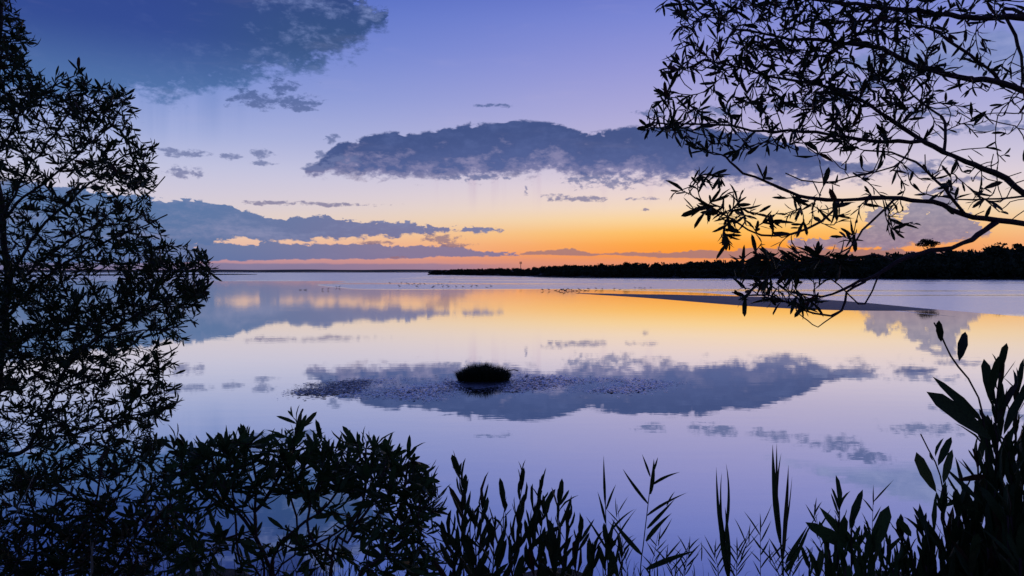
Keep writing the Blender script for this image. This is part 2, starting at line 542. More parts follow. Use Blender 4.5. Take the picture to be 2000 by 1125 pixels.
def water_mat():
    m, g, out = material('lagoon_water')
    tc = g.node('ShaderNodeTexCoord')
    pos = tc.outputs['Object']
    sp = g.node('ShaderNodeSeparateXYZ')
    g.l.new(pos, sp.inputs[0])
    X, Y, Z = sp.outputs
    # where the wind touches the water: beyond a line that runs across the lagoon
    edge = [(620, 556), (660, 561), (760, 566), (900, 566), (1050, 565), (1200, 567), (1400, 573), (1600, 585), (1740, 604), (1850, 617), (2000, 618)]
    pts = [G(a, b) for a, b in edge]
    cu = [((p[0] + 200) / 400.0, p[1] / 400.0) for p in pts]
    cu = [(0.0, 0.95), (0.33, 0.75)] + cu + [(0.75, 0.17), (1.0, 0.12)]
    ed = g.mul(g.curve(g.lerp(X, -200.0, 200.0), cu), 400.0)
    nl = g.sub(g.noise(g.vm('MULTIPLY', pos, (0.02, 0.05, 1.0)), 1.0, 5, 0.6), 0.5)
    ruf = g.smooth(g.add(g.sub(Y, ed), g.mul(nl, 13.0)), -3.0, 5.0)
    # streaks of calm inside the ruffled part
    st = g.noise(g.vm('MULTIPLY', pos, (0.004, 0.035, 1.0)), 1.0, 4, 0.55)
    ruf = g.mul(ruf, g.smooth(st, 0.36, 0.50, 0.15, 1.0))
    # far left, pale strips of ruffled water
    left = g.mul(g.smooth(X, -40.0, -75.0), g.smooth(g.add(Y, g.mul(nl, 120.0)), 300.0, 330.0))
    ruf = g.m('MAXIMUM', ruf, left)
    # faint patches of breeze on the near water
    pt = g.noise(g.vm('MULTIPLY', pos, (0.05, 0.16, 1.0)), 1.0, 4, 0.6)
    calm_r = g.smooth(pt, 0.52, 0.72, 0.004, 0.016)
    calm_r = g.add(calm_r, g.smooth(Y, 34.0, 100.0, 0.0, 0.048))
    rough = g.add(g.mul(ruf, g.sub(0.25, calm_r)), calm_r)
    # ripples
    w1 = g.noise(g.vm('MULTIPLY', pos, (0.5, 1.6, 1.0)), 1.0, 3, 0.5)
    w2 = g.noise(g.vm('MULTIPLY', pos, (2.2, 7.0, 1.0)), 1.0, 3, 0.5)
    far_w = g.noise(g.vm('MULTIPLY', pos, (0.35, 0.5, 1.0)), 1.0, 5, 0.65)
    amp2 = g.smooth(pt, 0.52, 0.72, 0.00008, 0.0006)
    h = g.add(g.mul(w1, 0.0012), g.mul(w2, amp2))
    h = g.add(h, g.mul(g.mul(far_w, ruf), 0.12))
    b = g.node('ShaderNodeBump')
    b.inputs['Strength'].default_value = 1.0
    b.inputs['Distance'].default_value = 1.0
    g.put(b.inputs['Height'], h)
    gl = g.node('ShaderNodeBsdfGlossy')
    gl.inputs['Color'].default_value = (0.97, 0.97, 0.94, 1)
    g.put(gl.inputs['Roughness'], rough)
    g.l.new(b.outputs[0], gl.inputs['Normal'])
    df = g.node('ShaderNodeBsdfDiffuse')
    df.inputs['Color'].default_value = (0.025, 0.045, 0.06, 1)
    fr = g.node('ShaderNodeFresnel')
    fr.inputs['IOR'].default_value = 1.33
    mx = g.node('ShaderNodeMixShader')
    g.put(mx.inputs[0], g.lerp(fr.outputs[0], 0.0, 0.5, 0.76, 0.99))
    g.l.new(df.outputs[0], mx.inputs[1])
    g.l.new(gl.outputs[0], mx.inputs[2])
    g.l.new(mx.outputs[0], out.inputs[0])
    return m


M_WATER = water_mat()

# ------------------------------------------------------------------ setting: water, bed, land
def sheet(name, xs, ys, z, mat):
    X, Y = np.meshgrid(xs, ys, indexing='ij')
    v = np.stack([X, Y, np.full_like(X, z)], -1).reshape(-1, 3)
    ny = len(ys)
    i, j = np.meshgrid(np.arange(len(xs) - 1), np.arange(ny - 1), indexing='ij')
    q = np.stack([i * ny + j, (i + 1) * ny + j, (i + 1) * ny + j + 1, i * ny + j + 1], -1).reshape(-1, 4)
    return obj(name, mesh_np(name, v, [q]), mat, kind='structure')


sheet('water', np.array([-30000, -3000, -300, 300, 3000, 30000.0]), np.array([-3000, 0, 60, 300, 1500, 6000, 40000.0]), 0.0, M_WATER)


def bank_z(x, y):
    x = np.asarray(x, float)
    y = np.asarray(y, float)
    z = np.interp(y, [-40, 2.2, 3.2, 6.0, 9.6, 11.5, 14], [2.5, 2.42, 2.05, 0.90, -0.02, -0.35, -0.6])
    return z + 0.05 * np.sin(x * 1.3 + y * 0.7) + 0.04 * np.sin(x * 2.9 - y * 1.9)


def build_bank():
    xs = np.linspace(-40, 40, 201)
    ys = np.concatenate([np.linspace(-40, 0, 20), np.linspace(0.3, 14, 60)])
    X, Y = np.meshgrid(xs, ys, indexing='ij')
    v = np.stack([X, Y, bank_z(X, Y)], -1).reshape(-1, 3)
    ny = len(ys)
    i, j = np.meshgrid(np.arange(len(xs) - 1), np.arange(ny - 1), indexing='ij')
    q = np.stack([i * ny + j, (i + 1) * ny + j, (i + 1) * ny + j + 1, i * ny + j + 1], -1).reshape(-1, 4)
    obj('bank_ground', mesh_np('bank_ground', v, [q]), M_BANK, kind='structure')


build_bank()


def land_strip(name, front, rise, depth, mat=M_LAND):
    """low land whose waterline is the list of world points `front`; it climbs by `rise` over `depth` metres behind"""
    f = np.asarray(front)[:, :2]
    dirs = unit(f)
    prof = [(-0.5 / depth, -0.06), (0.0, 0.02), (0.01, 0.035), (0.05, 0.07), (0.3, 0.35), (0.6, 0.8), (1.0, 1.0)]
    rows = []
    for k, (t, hgt) in enumerate(prof):
        p = f + dirs * depth * t
        zz = rise * hgt * np.ones(len(f))
        if k > 2:
            zz = zz * (1 + 0.12 * np.sin(np.arange(len(f)) * 1.7 + k))
        zz[0] *= 0.15
        zz[-1] *= 0.15
        rows.append(np.concatenate([p, zz[:, None]], 1))
    v = np.stack(rows, 1).reshape(-1, 3)
    m = len(prof)
    i, j = np.meshgrid(np.arange(len(f) - 1), np.arange(m - 1), indexing='ij')
    q = np.stack([i * m + j, (i + 1) * m + j, (i + 1) * m + j + 1, i * m + j + 1], -1).reshape(-1, 4)
    return obj(name, mesh_np(name, v, [q]), mat, kind='structure')


SHORE = [(835, 537.0), (900, 537.6), (1000, 539.2), (1090, 541.2), (1180, 542.6), (1300, 543.6), (1450, 544.4), (1600, 545.0), (1800, 545.6), (2000, 546.3), (2300, 547.5), (2700, 549)]
TOPS = [(835, 531), (850, 526), (880, 525), (950, 523), (1017, 521.5), (1060, 518), (1100, 514.5), (1150, 515), (1200, 513), (1250, 511.5), (1300, 511), (1350, 509), (1400, 506), (1500, 503),
        (1600, 499), (1650, 498), (1700, 496), (1750, 493), (1790, 492), (1850, 490), (1900, 489), (1940, 487), (2000, 484), (2300, 478), (2700, 470)]


def shore_y(px): return np.interp(px, [p[0] for p in SHORE], [p[1] for p in SHORE])
def top_y(px): return np.interp(px, [p[0] for p in TOPS], [p[1] for p in TOPS])


_px = np.linspace(835, 2700, 60)
land_strip('right_shore', [G(a, shore_y(a)) for a in _px], 5.0, 160.0)
_px = np.linspace(-1400, 1100, 50)
land_strip('far_shore', [G(a, 532.3) for a in _px], 2.0, 300.0)
_px = np.linspace(-1600, 1500, 60)
land_strip('far_hills', [G(a, 530.9) + np.array([0, 0, 0]) for a in _px], 24.0, 2500.0)
_px = np.linspace(-900, 502, 30)
land_strip('left_point', [G(a, np.interp(a, [-900, 300, 502], [541, 538.2, 536.4])) for a in _px], 0.9, 120.0)
_px = np.linspace(1042, 1330, 14)
land_strip('reed_flat', [G(a, np.interp(a, [1042, 1130, 1330], [541.6, 543.4, 544.6])) for a in _px], 0.35, 30.0)


def spit(name, front, back, hmax, mat):
    """a bar of sand or mud: outline from front and back waterlines, crest in between"""
    n = 40
    f = spline(np.array([G(*p) for p in front]), 2.0)
    b = spline(np.array([G(*p) for p in back]), 2.0)
    def rs(a):
        d = np.concatenate([[0], np.cumsum(np.linalg.norm(np.diff(a, axis=0), axis=1))])
        t = np.linspace(0, d[-1], n)
        return np.stack([np.interp(t, d, a[:, k]) for k in range(3)], 1)
    f, b = rs(f), rs(b)
    prof = [(-0.03, -0.35), (0.0, 0.05), (0.12, 0.45), (0.35, 0.85), (0.55, 1.0), (0.75, 0.8), (0.92, 0.4), (1.0, 0.05), (1.03, -0.35)]
    rows = []
    wid = np.sin(np.linspace(0.05, math.pi - 0.05, n)) ** 0.6
    rg = np.random.default_rng(5)
    for t, hh in prof:
        p = f + (b - f) * t
        p[:, 2] = hmax * hh * wid * (1 + 0.25 * rg.standard_normal(n) * (0.2 < t < 0.95))
        rows.append(p)
    v = np.stack(rows, 1).reshape(-1, 3)
    m = len(prof)
    i, j = np.meshgrid(np.arange(n - 1), np.arange(m - 1), indexing='ij')
    q = np.stack([i * m + j, (i + 1) * m + j, (i + 1) * m + j + 1, i * m + j + 1], -1).reshape(-1, 4)
    return obj(name, mesh_np(name, v, [q]), mat, kind='structure')


spit('sandbank', [(1125, 573.2), (1250, 581), (1350, 589), (1450, 597), (1550, 603), (1650, 606), (1740, 607), (1830, 606)],
     [(1125, 572.4), (1250, 575.0), (1350, 576.5), (1450, 579), (1550, 582), (1650, 588), (1740, 596), (1830, 605)], 0.16, M_SAND)

# ------------------------------------------------------------------ the wood on the far shore
def crown_cloud(rng, n_blob, n_face, w, h, size):
    """leaf clumps spread through an uneven crown; centred at the crown's foot, returns verts (n,4,3)"""
    c = unit(rng.normal(0, 1, (n_blob, 3))) * rng.uniform(0, 1, (n_blob, 1)) ** .5 * np.array([w * 0.36, w * 0.36, h * 0.26])
    c[:, 2] += h * 0.5
    r = rng.uniform(0.20, 0.34, n_blob) * w
    k = rng.integers(0, n_blob, n_face)
    d = unit(rng.normal(0, 1, (n_face, 3)))
    p = c[k] + d * (r[k] * rng.uniform(0.35, 1.0, n_face) ** 0.5)[:, None] * np.array([1, 1, 0.75])
    a = unit(rng.normal(0, 1, (n_face, 3)))
    b = unit(np.cross(a, rng.normal(0, 1, (n_face, 3))))
    s = size * rng.uniform(0.6, 1.3, (n_face, 1))
    return np.stack([p - a * s - b * s * .6, p + a * s - b * s * .6, p + a * s + b * s * .6, p - a * s + b * s * .6], 1)


def build_wood():
    rng = np.random.default_rng(11)
    protos = [crown_cloud(rng, 8, 200, 1.0, 1.0, 0.08) for _ in range(8)]
    buf = Buf()
    tb = Buf()
    n = 1500
    for k in range(n):
        row = k % 3
        px = 838 + (2650 - 838) * rng.uniform() ** 1.15
        g0 = G(px, shore_y(px))
        D = np.linalg.norm(g0[:2])
        off = [6, 40, 95][row] + rng.uniform(0, 30)
        base = np.array([*(g0[:2] * (1 + off / D)), [0.3, 1.4, 3.4][row]])
        scale_px = (D + off) / F
        Htot = 4 + (530 - top_y(px)) * scale_px - base[2]       # up to the outline of the wood
        hgt = Htot * [0.66, 0.9, 1.03][row] * (rng.uniform(0.84, 1.02) if rng.uniform() < .93 else rng.uniform(1.0, 1.13))
        hgt = max(hgt, 2.0)
        wid = max(hgt * rng.uniform(0.45, 1.1), 4.5)
        if px < 870:
            hgt *= 0.9
        p = protos[rng.integers(8)].reshape(-1, 3).copy()
        an = rng.uniform(0, 6.28)
        ca, sa = math.cos(an), math.sin(an)
        p = p @ np.array([[ca, sa, 0], [-sa, ca, 0], [0, 0, 1]])
        p = p * np.array([wid, wid, hgt * 0.95]) + base
        p[:, 2] = np.maximum(p[:, 2], 0.15)
        buf.add(p, np.arange(len(p)).reshape(-1, 4))
        tube(tb, [base - [0, 0, .4], base + [0, 0, hgt * .6]], [0.25, 0.12], 4)
    # undergrowth along the waterline, so that no water shows under the crowns
    for k in range(420):
        px = rng.uniform(838, 2650)
        g0 = G(px, shore_y(px))
        D = np.linalg.norm(g0[:2])
        base = np.array([*(g0[:2] * (1 + rng.uniform(1, 45) / D)), 0.1])
        p = protos[rng.integers(8)].reshape(-1, 3) * np.array([7, 5, rng.uniform(2.0, 4.5)]) + base
        p[:, 2] = np.maximum(p[:, 2] - 0.8, 0.05)
        buf.add(p, np.arange(len(p)).reshape(-1, 4))
    o = obj('wood', buf.mesh('wood'), M_WOOD, kind='stuff')
    o['label'] = 'long dark wood along the far right shore'
    o['category'] = 'wood'
    t = obj('wood_trunks', tb.mesh('wood_trunks'), M_BARK, o, kind='stuff')


build_wood()


def far_tree(px, top, width_px, off, label, flat=False, seed=1):
    rng = np.random.default_rng(seed)
    g0 = G(px, shore_y(px))
    D = np.linalg.norm(g0[:2])
    base = np.array([*(g0[:2] * (1 + off / D)), 2.0])
    sc = (D + off) / F
    H = 4 + (530 - top) * sc - base[2]
    wd = width_px * sc
    r = thing('shore_tree', label, 'tree', base, None)
    tb = Buf()
    tube(tb, spline([[0, 0, -1.0], [0.2, 0, H * .4], [-0.1, 0.1, H * .75], [0.1, 0, H * .9]], 1.0), np.linspace(0.35, 0.12, len(spline([[0, 0, -1.0], [0.2, 0, H * .4], [-0.1, 0.1, H * .75], [0.1, 0, H * .9]], 1.0))), 6)
    for k in range(6):
        a = k * 1.05 + rng.uniform(0, .5)
        z0 = H * rng.uniform(.55, .75)
        tube(tb, [[0, 0, z0], [math.cos(a) * wd * .25, math.sin(a) * wd * .25, z0 + H * .12], [math.cos(a) * wd * .4, math.sin(a) * wd * .4, H * .9]], [0.14, 0.09, 0.04], 4)
    obj('trunk', tb.mesh('trunk'), M_BARK, r)
    ch = H * (0.32 if flat else 0.6)
    p = crown_cloud(rng, 9 if flat else 8, 420, 1, 1, 0.06).reshape(-1, 3) * np.array([wd, wd, ch]) + np.array([0, 0, H - ch * 0.92])
    obj('crown', mesh_np('crown', p, [np.arange(len(p)).reshape(-1, 4)]), M_WOOD, r)


far_tree(1812, 474, 34, 60, 'flat-topped tree rising above the wood behind the drooping branch', True, 3)
far_tree(1172, 512, 15, 50, 'small rounded tree standing proud of the low wood, well left of the drooping branch', False, 4)
far_tree(1225, 509, 16, 50, 'rounded tree above the wood next on the right of the smaller rounded one', False, 5)
far_tree(1942, 480, 40, 60, 'broad tree topping the highest stretch of wood by the picture edge', False, 6)


def build_mast():
    px = 1017
    g0 = G(px, shore_y(px))
    D = np.linalg.norm(g0[:2])
    base = np.array([*(g0[:2] * (1 + 50 / D)), 1.2])
    sc = (D + 50) / F
    H = 4 + (530 - 511.5) * sc - base[2]
    r = thing('radio_mast', 'thin radio mast standing above the far wood', 'mast', base)
    b = Buf()
    tube(b, [[0, 0, -.5], [0, 0, H]], [0.32, 0.22], 6)
    obj('pole', b.mesh('pole'), M_STEEL, r)
    b = Buf()
    for dz in (0.0, 1.1):
        tube(b, [[-0.9, 0, H - .4 - dz], [0.9, 0, H - .4 - dz]], [0.16, 0.16], 5)
        for s in (-0.8, 0, 0.8):
            tube(b, [[s, -0.1, H - .9 - dz], [s, -0.1, H + .2 - dz]], [0.2, 0.2], 5)
    obj('antenna', b.mesh('antenna'), M_STEEL, r)


build_mast()

# ------------------------------------------------------------------ islet with rushes, and the weed round it
def build_islet():
    rng = np.random.default_rng(21)
    c = G(941, 752)
    sc = c[1] / F
    n, m = 36, 7
    v = []
    for k in range(m):
        t = k / (m - 1)
        for j in range(n):
            a = j / n * 2 * math.pi
            wob = 1 + 0.10 * math.sin(3 * a + 1) + 0.07 * math.sin(7 * a)
            v.append([c[0] + math.cos(a) * 58 * sc * (1.06 - t * 1.0) * wob, c[1] + 0.75 + math.sin(a) * 1.75 * (1.06 - t * 1.0) * wob, -0.03 + 0.09 * math.sin(t * 1.57)])
    v = np.array(v)
    i, j = np.meshgrid(np.arange(m - 1), np.arange(n), indexing='ij')
    q = np.stack([i * n + j, i * n + (j + 1) % n, (i + 1) * n + (j + 1) % n, (i + 1) * n + j], -1).reshape(-1, 4)
    obj('islet', mesh_np('islet', v, [q]), M_ISLET, kind='structure')
    r = thing('rush_clump', 'dark rounded clump of rushes on the small islet in the lagoon', 'rushes', (c[0], c[1] + 1.35, 0.02))
    N = 3600
    a = rng.uniform(0, 6.283, N)
    rr = np.sqrt(rng.uniform(0, 1, N))
    bx = np.cos(a) * rr * 53 * sc
    by = np.sin(a) * rr * 1.0
    hmax = 30 * sc * (1 + .06 * np.sin(bx * 4.1 + 2) + .07 * np.sin(bx * 11.0 + .5) - .05 * bx) * 0.93 * (1 - 0.45 * np.abs(bx / (53 * sc)) ** 4) * np.where(bx < -20 * sc, 0.93, 1.0)
    H = hmax * rng.uniform(0.62, 1.08, N)
    lean = np.stack([bx * 0.16 + rng.normal(0, .10, N), by * 0.16 + rng.normal(0, .10, N)], 1)
    b = Buf()
    wv = 0.006 + 0.005 * rng.uniform(0, 1, N)
    th = rng.uniform(0, 3.14, N)
    dx, dy = np.cos(th) * wv, np.sin(th) * wv
    p0 = np.stack([bx, by, np.zeros(N)], 1)
    p1 = np.stack([bx + lean[:, 0] * .4, by + lean[:, 1] * .4, H * .6], 1)
    p2 = np.stack([bx + lean[:, 0], by + lean[:, 1], H], 1)
    w = np.stack([dx, dy, np.zeros(N)], 1)
    vv = np.stack([p0 - w, p0 + w, p1 + w * .8, p1 - w * .8, p2], 1).reshape(-1, 3)
    ix = np.arange(N)[:, None] * 5
    b.add(vv, ix + np.array([0, 1, 2, 3]), ix + np.array([3, 2, 4]))
    obj('rush_blades', b.mesh('rush_blades'), M_RUSH, r, kind='stuff')
    # a dead stick lying off its right end
    b = Buf()
    p = [W(985, 726, c[1] + 1.0), W(1000, 722.5, c[1] + 1.0), W(1006, 722.5, c[1] + 1.0), W(1012, 724.5, c[1] + 1.0)]
    o0 = p[0]
    tube(b, spline(p, .05), 0.018, 5)
    o = obj('dead_stick', b.mesh('dead_stick', o0), M_BARK, loc=o0)
    o['label'] = 'thin dead stick poking out of the right end of the rush clump'
    o['category'] = 'stick'
    # floating weed: thousands of scraps lying on and just above the water
    polyA = [(556, 769), (592, 752), (650, 745), (720, 741), (800, 738), (880, 738), (900, 748), (890, 758), (920, 768), (900, 776), (830, 782), (760, 781), (690, 776), (640, 771)]
    polyB = [(990, 730), (1060, 733), (1130, 738), (1230, 740), (1345, 746), (1300, 757), (1230, 766), (1120, 764), (1040, 761), (985, 768), (985, 750)]
    pa = sample_poly(rng, polyA, 4200)
    pb = sample_poly(rng, polyB, 4600)
    pd = sample_poly(rng, [(562, 768), (600, 750), (660, 745), (722, 743), (706, 764), (640, 770)], 2200)
    pe = sample_poly(rng, [(862, 746), (1005, 742), (1065, 736), (1060, 756), (990, 764), (880, 762)], 900)
    for nm, pts, lab, flat, mat, lo, hi in (
            ('weed_glints', np.concatenate([pa, pb]), 'scraps of weed round the islet, coloured pale to give glints of sky', 0.11, M_GLINT, .016, .070),
            ('weed_mat', np.concatenate([pd, pe, pa[::12], pb[::24]]), 'dark mat of weed lying on the water beside the islet', 0.10, M_WEED, .03, .10)):
        N = len(pts)
        g0 = np.array([G(x, y) for x, y in pts])
        g0[:, 1] += rng.normal(0, .12, N)
        up = unit(np.array([0, 0, 1]) + rng.normal(0, 1, (N, 3)) * flat)
        ax = unit(np.cross(up, np.array([0, 1.0, 0]) + rng.normal(0, .35, (N, 3))))
        bx2 = np.cross(up, ax)
        L = rng.uniform(lo, hi, (N, 1))
        Wd = rng.uniform(.02, .055, (N, 1))
        g0[:, 1] += rng.normal(0, .18, N)
        g0[:, 0] += rng.normal(0, .12, N)
        cl = np.sin(g0[:, 0] * 1.9 + 1.3 * np.sin(g0[:, 1] * 1.1)) + np.sin(g0[:, 0] * .7 - g0[:, 1] * 1.6) + rng.normal(0, .8, N)
        far = rng.uniform(0, 1, N) < .25
        g0[far, 1] += rng.normal(0, .5, far.sum())
        L = L * np.clip(.75 + .35 * cl, .15, 1.5)[:, None]
        Wd = Wd * np.clip(.75 + .35 * cl, .15, 1.5)[:, None]
        ctr = g0 + np.array([0, 0, 0.012]) + up * 0.012
        vv = np.stack([ctr - ax * L, ctr - bx2 * Wd, ctr + up * 0.004, ctr + ax * L, ctr + bx2 * Wd], 1)
        vv[:, :, 2] = np.maximum(vv[:, :, 2], 0.004)
        ix = np.arange(N)[:, None] * 5
        b = Buf()
        b.add(vv.reshape(-1, 3), None, np.concatenate([ix + np.array([0, 1, 2]), ix + np.array([1, 3, 2]), ix + np.array([3, 4, 2]), ix + np.array([4, 0, 2])]))
        o = obj(nm, b.mesh(nm), mat, kind='stuff')
        o['label'] = lab
        o['category'] = 'weed'


def film_mat(name, gloss, rough, diff, fac):
    m, g, out = material(name)
    gl = g.node('ShaderNodeBsdfGlossy')
    gl.inputs['Color'].default_value = gloss + (1,)
    gl.inputs['Roughness'].default_value = rough
    df = g.node('ShaderNodeBsdfDiffuse')
    df.inputs['Color'].default_value = diff + (1,)
    mx = g.node('ShaderNodeMixShader')
    mx.inputs[0].default_value = fac
    g.l.new(df.outputs[0], mx.inputs[1])
    g.l.new(gl.outputs[0], mx.inputs[2])
    g.l.new(mx.outputs[0], out.inputs[0])
    return m


M_ISLET = film_mat('islet_mud', (0.5, 0.52, 0.58), 0.35, (0.020, 0.020, 0.020), 0.45)
M_WEED = film_mat('wet_weed', (0.55, 0.56, 0.60), 0.40, (0.014, 0.016, 0.016), 0.42)
M_GLINT = film_mat('painted_glint', (0.95, 0.95, 0.97), 0.30, (0.66, 0.65, 0.66), 0.60)  # pale diffuse colour stands in for sky glints on the weed scraps
build_islet()

# ------------------------------------------------------------------ birds
def bird_mesh(name, pose):
    """one continuous body: tail, body, neck, head, bill (length about 1 m, scaled later)"""
    if pose == 'swim':
        sp = [(-0.52, 0, 0.10, .01, .02), (-0.42, 0, 0.08, .06, .04), (-0.25, 0, 0.04, .14, .10), (0.0, 0, 0.03, .18, .13), (0.2, 0, 0.05, .13, .11), (0.30, 0, 0.14, .07, .07),
              (0.33, 0, 0.26, .05, .05), (0.36, 0, 0.36, .055, .06), (0.43, 0, 0.39, .06, .06), (0.50, 0, 0.37, .025, .02), (0.60, 0, 0.35, .012, .008)]
    elif pose == 'stand':
        sp = [(-0.50, 0, 0.42, .01, .02), (-0.40, 0, 0.45, .05, .04), (-0.22, 0, 0.52, .13, .11), (0.0, 0, 0.58, .16, .15), (0.16, 0, 0.66, .11, .12), (0.24, 0, 0.78, .06, .06),
              (0.25, 0, 0.92, .045, .045), (0.29, 0, 1.02, .055, .055), (0.36, 0, 1.05, .055, .055), (0.44, 0, 1.02, .02, .018), (0.60, 0, 0.97, .010, .008)]
    else:   # head down, feeding
        sp = [(-0.50, 0, 0.50, .01, .02), (-0.40, 0, 0.49, .05, .04), (-0.22, 0, 0.50, .13, .11), (0.0, 0, 0.50, .16, .15), (0.18, 0, 0.46, .11, .11), (0.30, 0, 0.38, .06, .06),
              (0.38, 0, 0.27, .045, .045), (0.43, 0, 0.18, .05, .05), (0.48, 0, 0.12, .05, .05), (0.53, 0, 0.05, .02, .02), (0.58, 0, -0.03, .01, .008)]
    sp = np.array(sp)
    n, s = len(sp), 8
    c = sp[:, :3]
    tg = unit(np.gradient(c, axis=0))
    side = np.array([0, 1.0, 0])
    upv = np.cross(side, tg) * -1
    an = np.arange(s) * 2 * math.pi / s
    v = (c[:, None] + side * (np.cos(an)[None, :, None] * sp[:, 3][:, None, None]) + upv[:, None] * (np.sin(an)[None, :, None] * sp[:, 4][:, None, None])).reshape(-1, 3)
    i, j = np.meshgrid(np.arange(n - 1), np.arange(s), indexing='ij')
    q = np.stack([i * s + j, i * s + (j + 1) % s, (i + 1) * s + (j + 1) % s, (i + 1) * s + j], -1).reshape(-1, 4)
    b = Buf()
    b.add(v, q)
    if pose != 'swim':
        for sy in (-.06, .06):
            tube(b, [[-0.02, sy, .46], [-0.05, sy, .22], [0.0, sy, -.02]], [.022, .014, .014], 4)
    return b.mesh(name)


BM = {k: bird_mesh('waterbird_' + k, k) for k in ('swim', 'stand', 'feed')}
for _m in BM.values():
    _m.materials.append(M_BIRD)


POSE = {'swim': 'low swimming', 'stand': 'small upright', 'feed': 'head-down feeding'}
ORD = ('first second third fourth fifth sixth seventh eighth ninth tenth eleventh twelfth thirteenth fourteenth fifteenth sixteenth seventeenth eighteenth nineteenth '
       'twentieth twenty-first twenty-second twenty-third twenty-fourth twenty-fifth').split()


def birds():
    rng = np.random.default_rng(8)
    A = [(587, 566.5, 'swim', 'low dark waterbird swimming at the left end of the small group of five'),
         (596, 566.5, 'swim', 'low dark waterbird swimming close behind the leftmost bird'),
         (630, 566.5, 'stand', 'small upright waterbird on its own in the middle of the left group'),
         (641, 566.5, 'stand', 'largest upright dark waterbird of the left group'),
         (657, 562, 'stand', 'left one of two small waterbirds side by side beyond the left group'),
         (663, 562, 'stand', 'right one of two small waterbirds side by side beyond the left group')]
    for px, py, k, lab in A:
        put_bird(rng, px, py, k, lab, 'waterbirds on the calm water at left', 0.62)
    B = [(761, 552), (784, 552), (794, 553), (798, 555), (806, 555), (809, 554), (817, 555), (821, 555), (829, 555), (780, 560), (814, 560), (844, 560), (847, 560), (856, 555), (863, 555), (865, 560),
         (876, 560), (873, 556), (880, 549.5), (891, 560), (904, 560), (921, 560), (931, 559), (951, 560), (959, 559.5)]
    for n, (px, py) in enumerate(sorted(B)):
        k = rng.choice(['swim', 'stand', 'feed'])
        put_bird(rng, px, py + 1.5, k, POSE[k] + ' waterbird, ' + ORD[n] + ' from the left in the loose flock on the ruffled water',
                 'loose flock of waterbirds on the ruffled water', 0.78)
    put_bird(rng, 1002, 544, 'swim', 'lone speck of a waterbird far out towards the wooded shore', None, 0.9)
    Cc = [(1059.5, 566), (1072, 566), (1085, 566), (1091, 568), (1096, 566.5), (1099, 567), (1102, 567.5), (1104, 566), (1107, 565.5), (1111, 565.5), (1116, 566), (1119, 566.5), (1127, 566.5), (1131, 566),
          (1135, 564.8), (1143, 566), (1149, 564)]
    for n, (px, py) in enumerate(sorted(Cc)):
        k = rng.choice(['swim', 'swim', 'stand', 'feed'])
        put_bird(rng, px, py + 2, k, POSE[k] + ' waterbird, ' + ORD[n] + ' from the left in the crowded row off the sandbank tip',
                 'crowded row of waterbirds off the sandbank tip', 0.72)
    D = [(1164, 564), (1176, 564), (1200, 564), (1211, 564), (1240, 562), (1249, 562), (1253, 563), (1259, 563), (1271, 562)]
    for n, (px, py) in enumerate(sorted(D)):
        k = rng.choice(['swim', 'stand', 'feed'])
        put_bird(rng, px, py + 1.5, k, POSE[k] + ' waterbird, ' + ORD[n] + ' from the left of those strung out behind the sandbank',
                 'waterbirds strung out behind the sandbank', 0.58)


def put_bird(rng, px, py, kind, label, group, size):
    p = G(px, py)
    o = obj('waterbird', BM[kind], None, loc=p)
    o.rotation_euler = (0, 0, rng.choice([0, math.pi]) + rng.uniform(-.6, .6))
    s = size * rng.uniform(.85, 1.15)
    o.scale = (s, s, s * (.72 if kind == 'stand' else .85))
    o['label'] = label
    o['category'] = 'bird'
    if group:
        o['group'] = group


birds()

# ------------------------------------------------------------------ plants
def leaf_template(wr, curl, fold, tip=0.72, waist=0.62):
    t = np.array([0.18, 0.50, 0.84])
    hw = np.array([waist, 1.0, tip]) * wr / 2
    v = [[0, 0, 0]]
    for a, b in zip(t, hw):
        z = -curl * a * a
        v += [[a, b, z + fold * b], [a, 0, z], [a, -b, z + fold * b]]
    v.append([1, 0, -curl])
    q = []
    for k in (0, 1):
        a = 1 + 3 * k
        q += [[a, a + 1, a + 4, a + 3], [a + 1, a + 2, a + 5, a + 4]]
    tr = [[0, 2, 1], [0, 3, 2], [7, 8, 10], [8, 9, 10]]
    return np.array(v, float), np.array(q), np.array(tr)


def leaf_set(wr):
    return [leaf_template(wr, 0.10, 0.35), leaf_template(wr * .85, 0.25, 0.5), leaf_template(wr * 1.12, -0.05, 0.25), leaf_template(wr * 0.95, 0.35, 0.6, 0.6),
            leaf_template(wr * 0.7, 0.5, 0.8, 0.5, 0.5), leaf_template(wr * 1.25, 0.15, 0.2, 0.85, 0.55), leaf_template(wr * 1.0, -0.2, 0.45, 0.6, 0.75)]


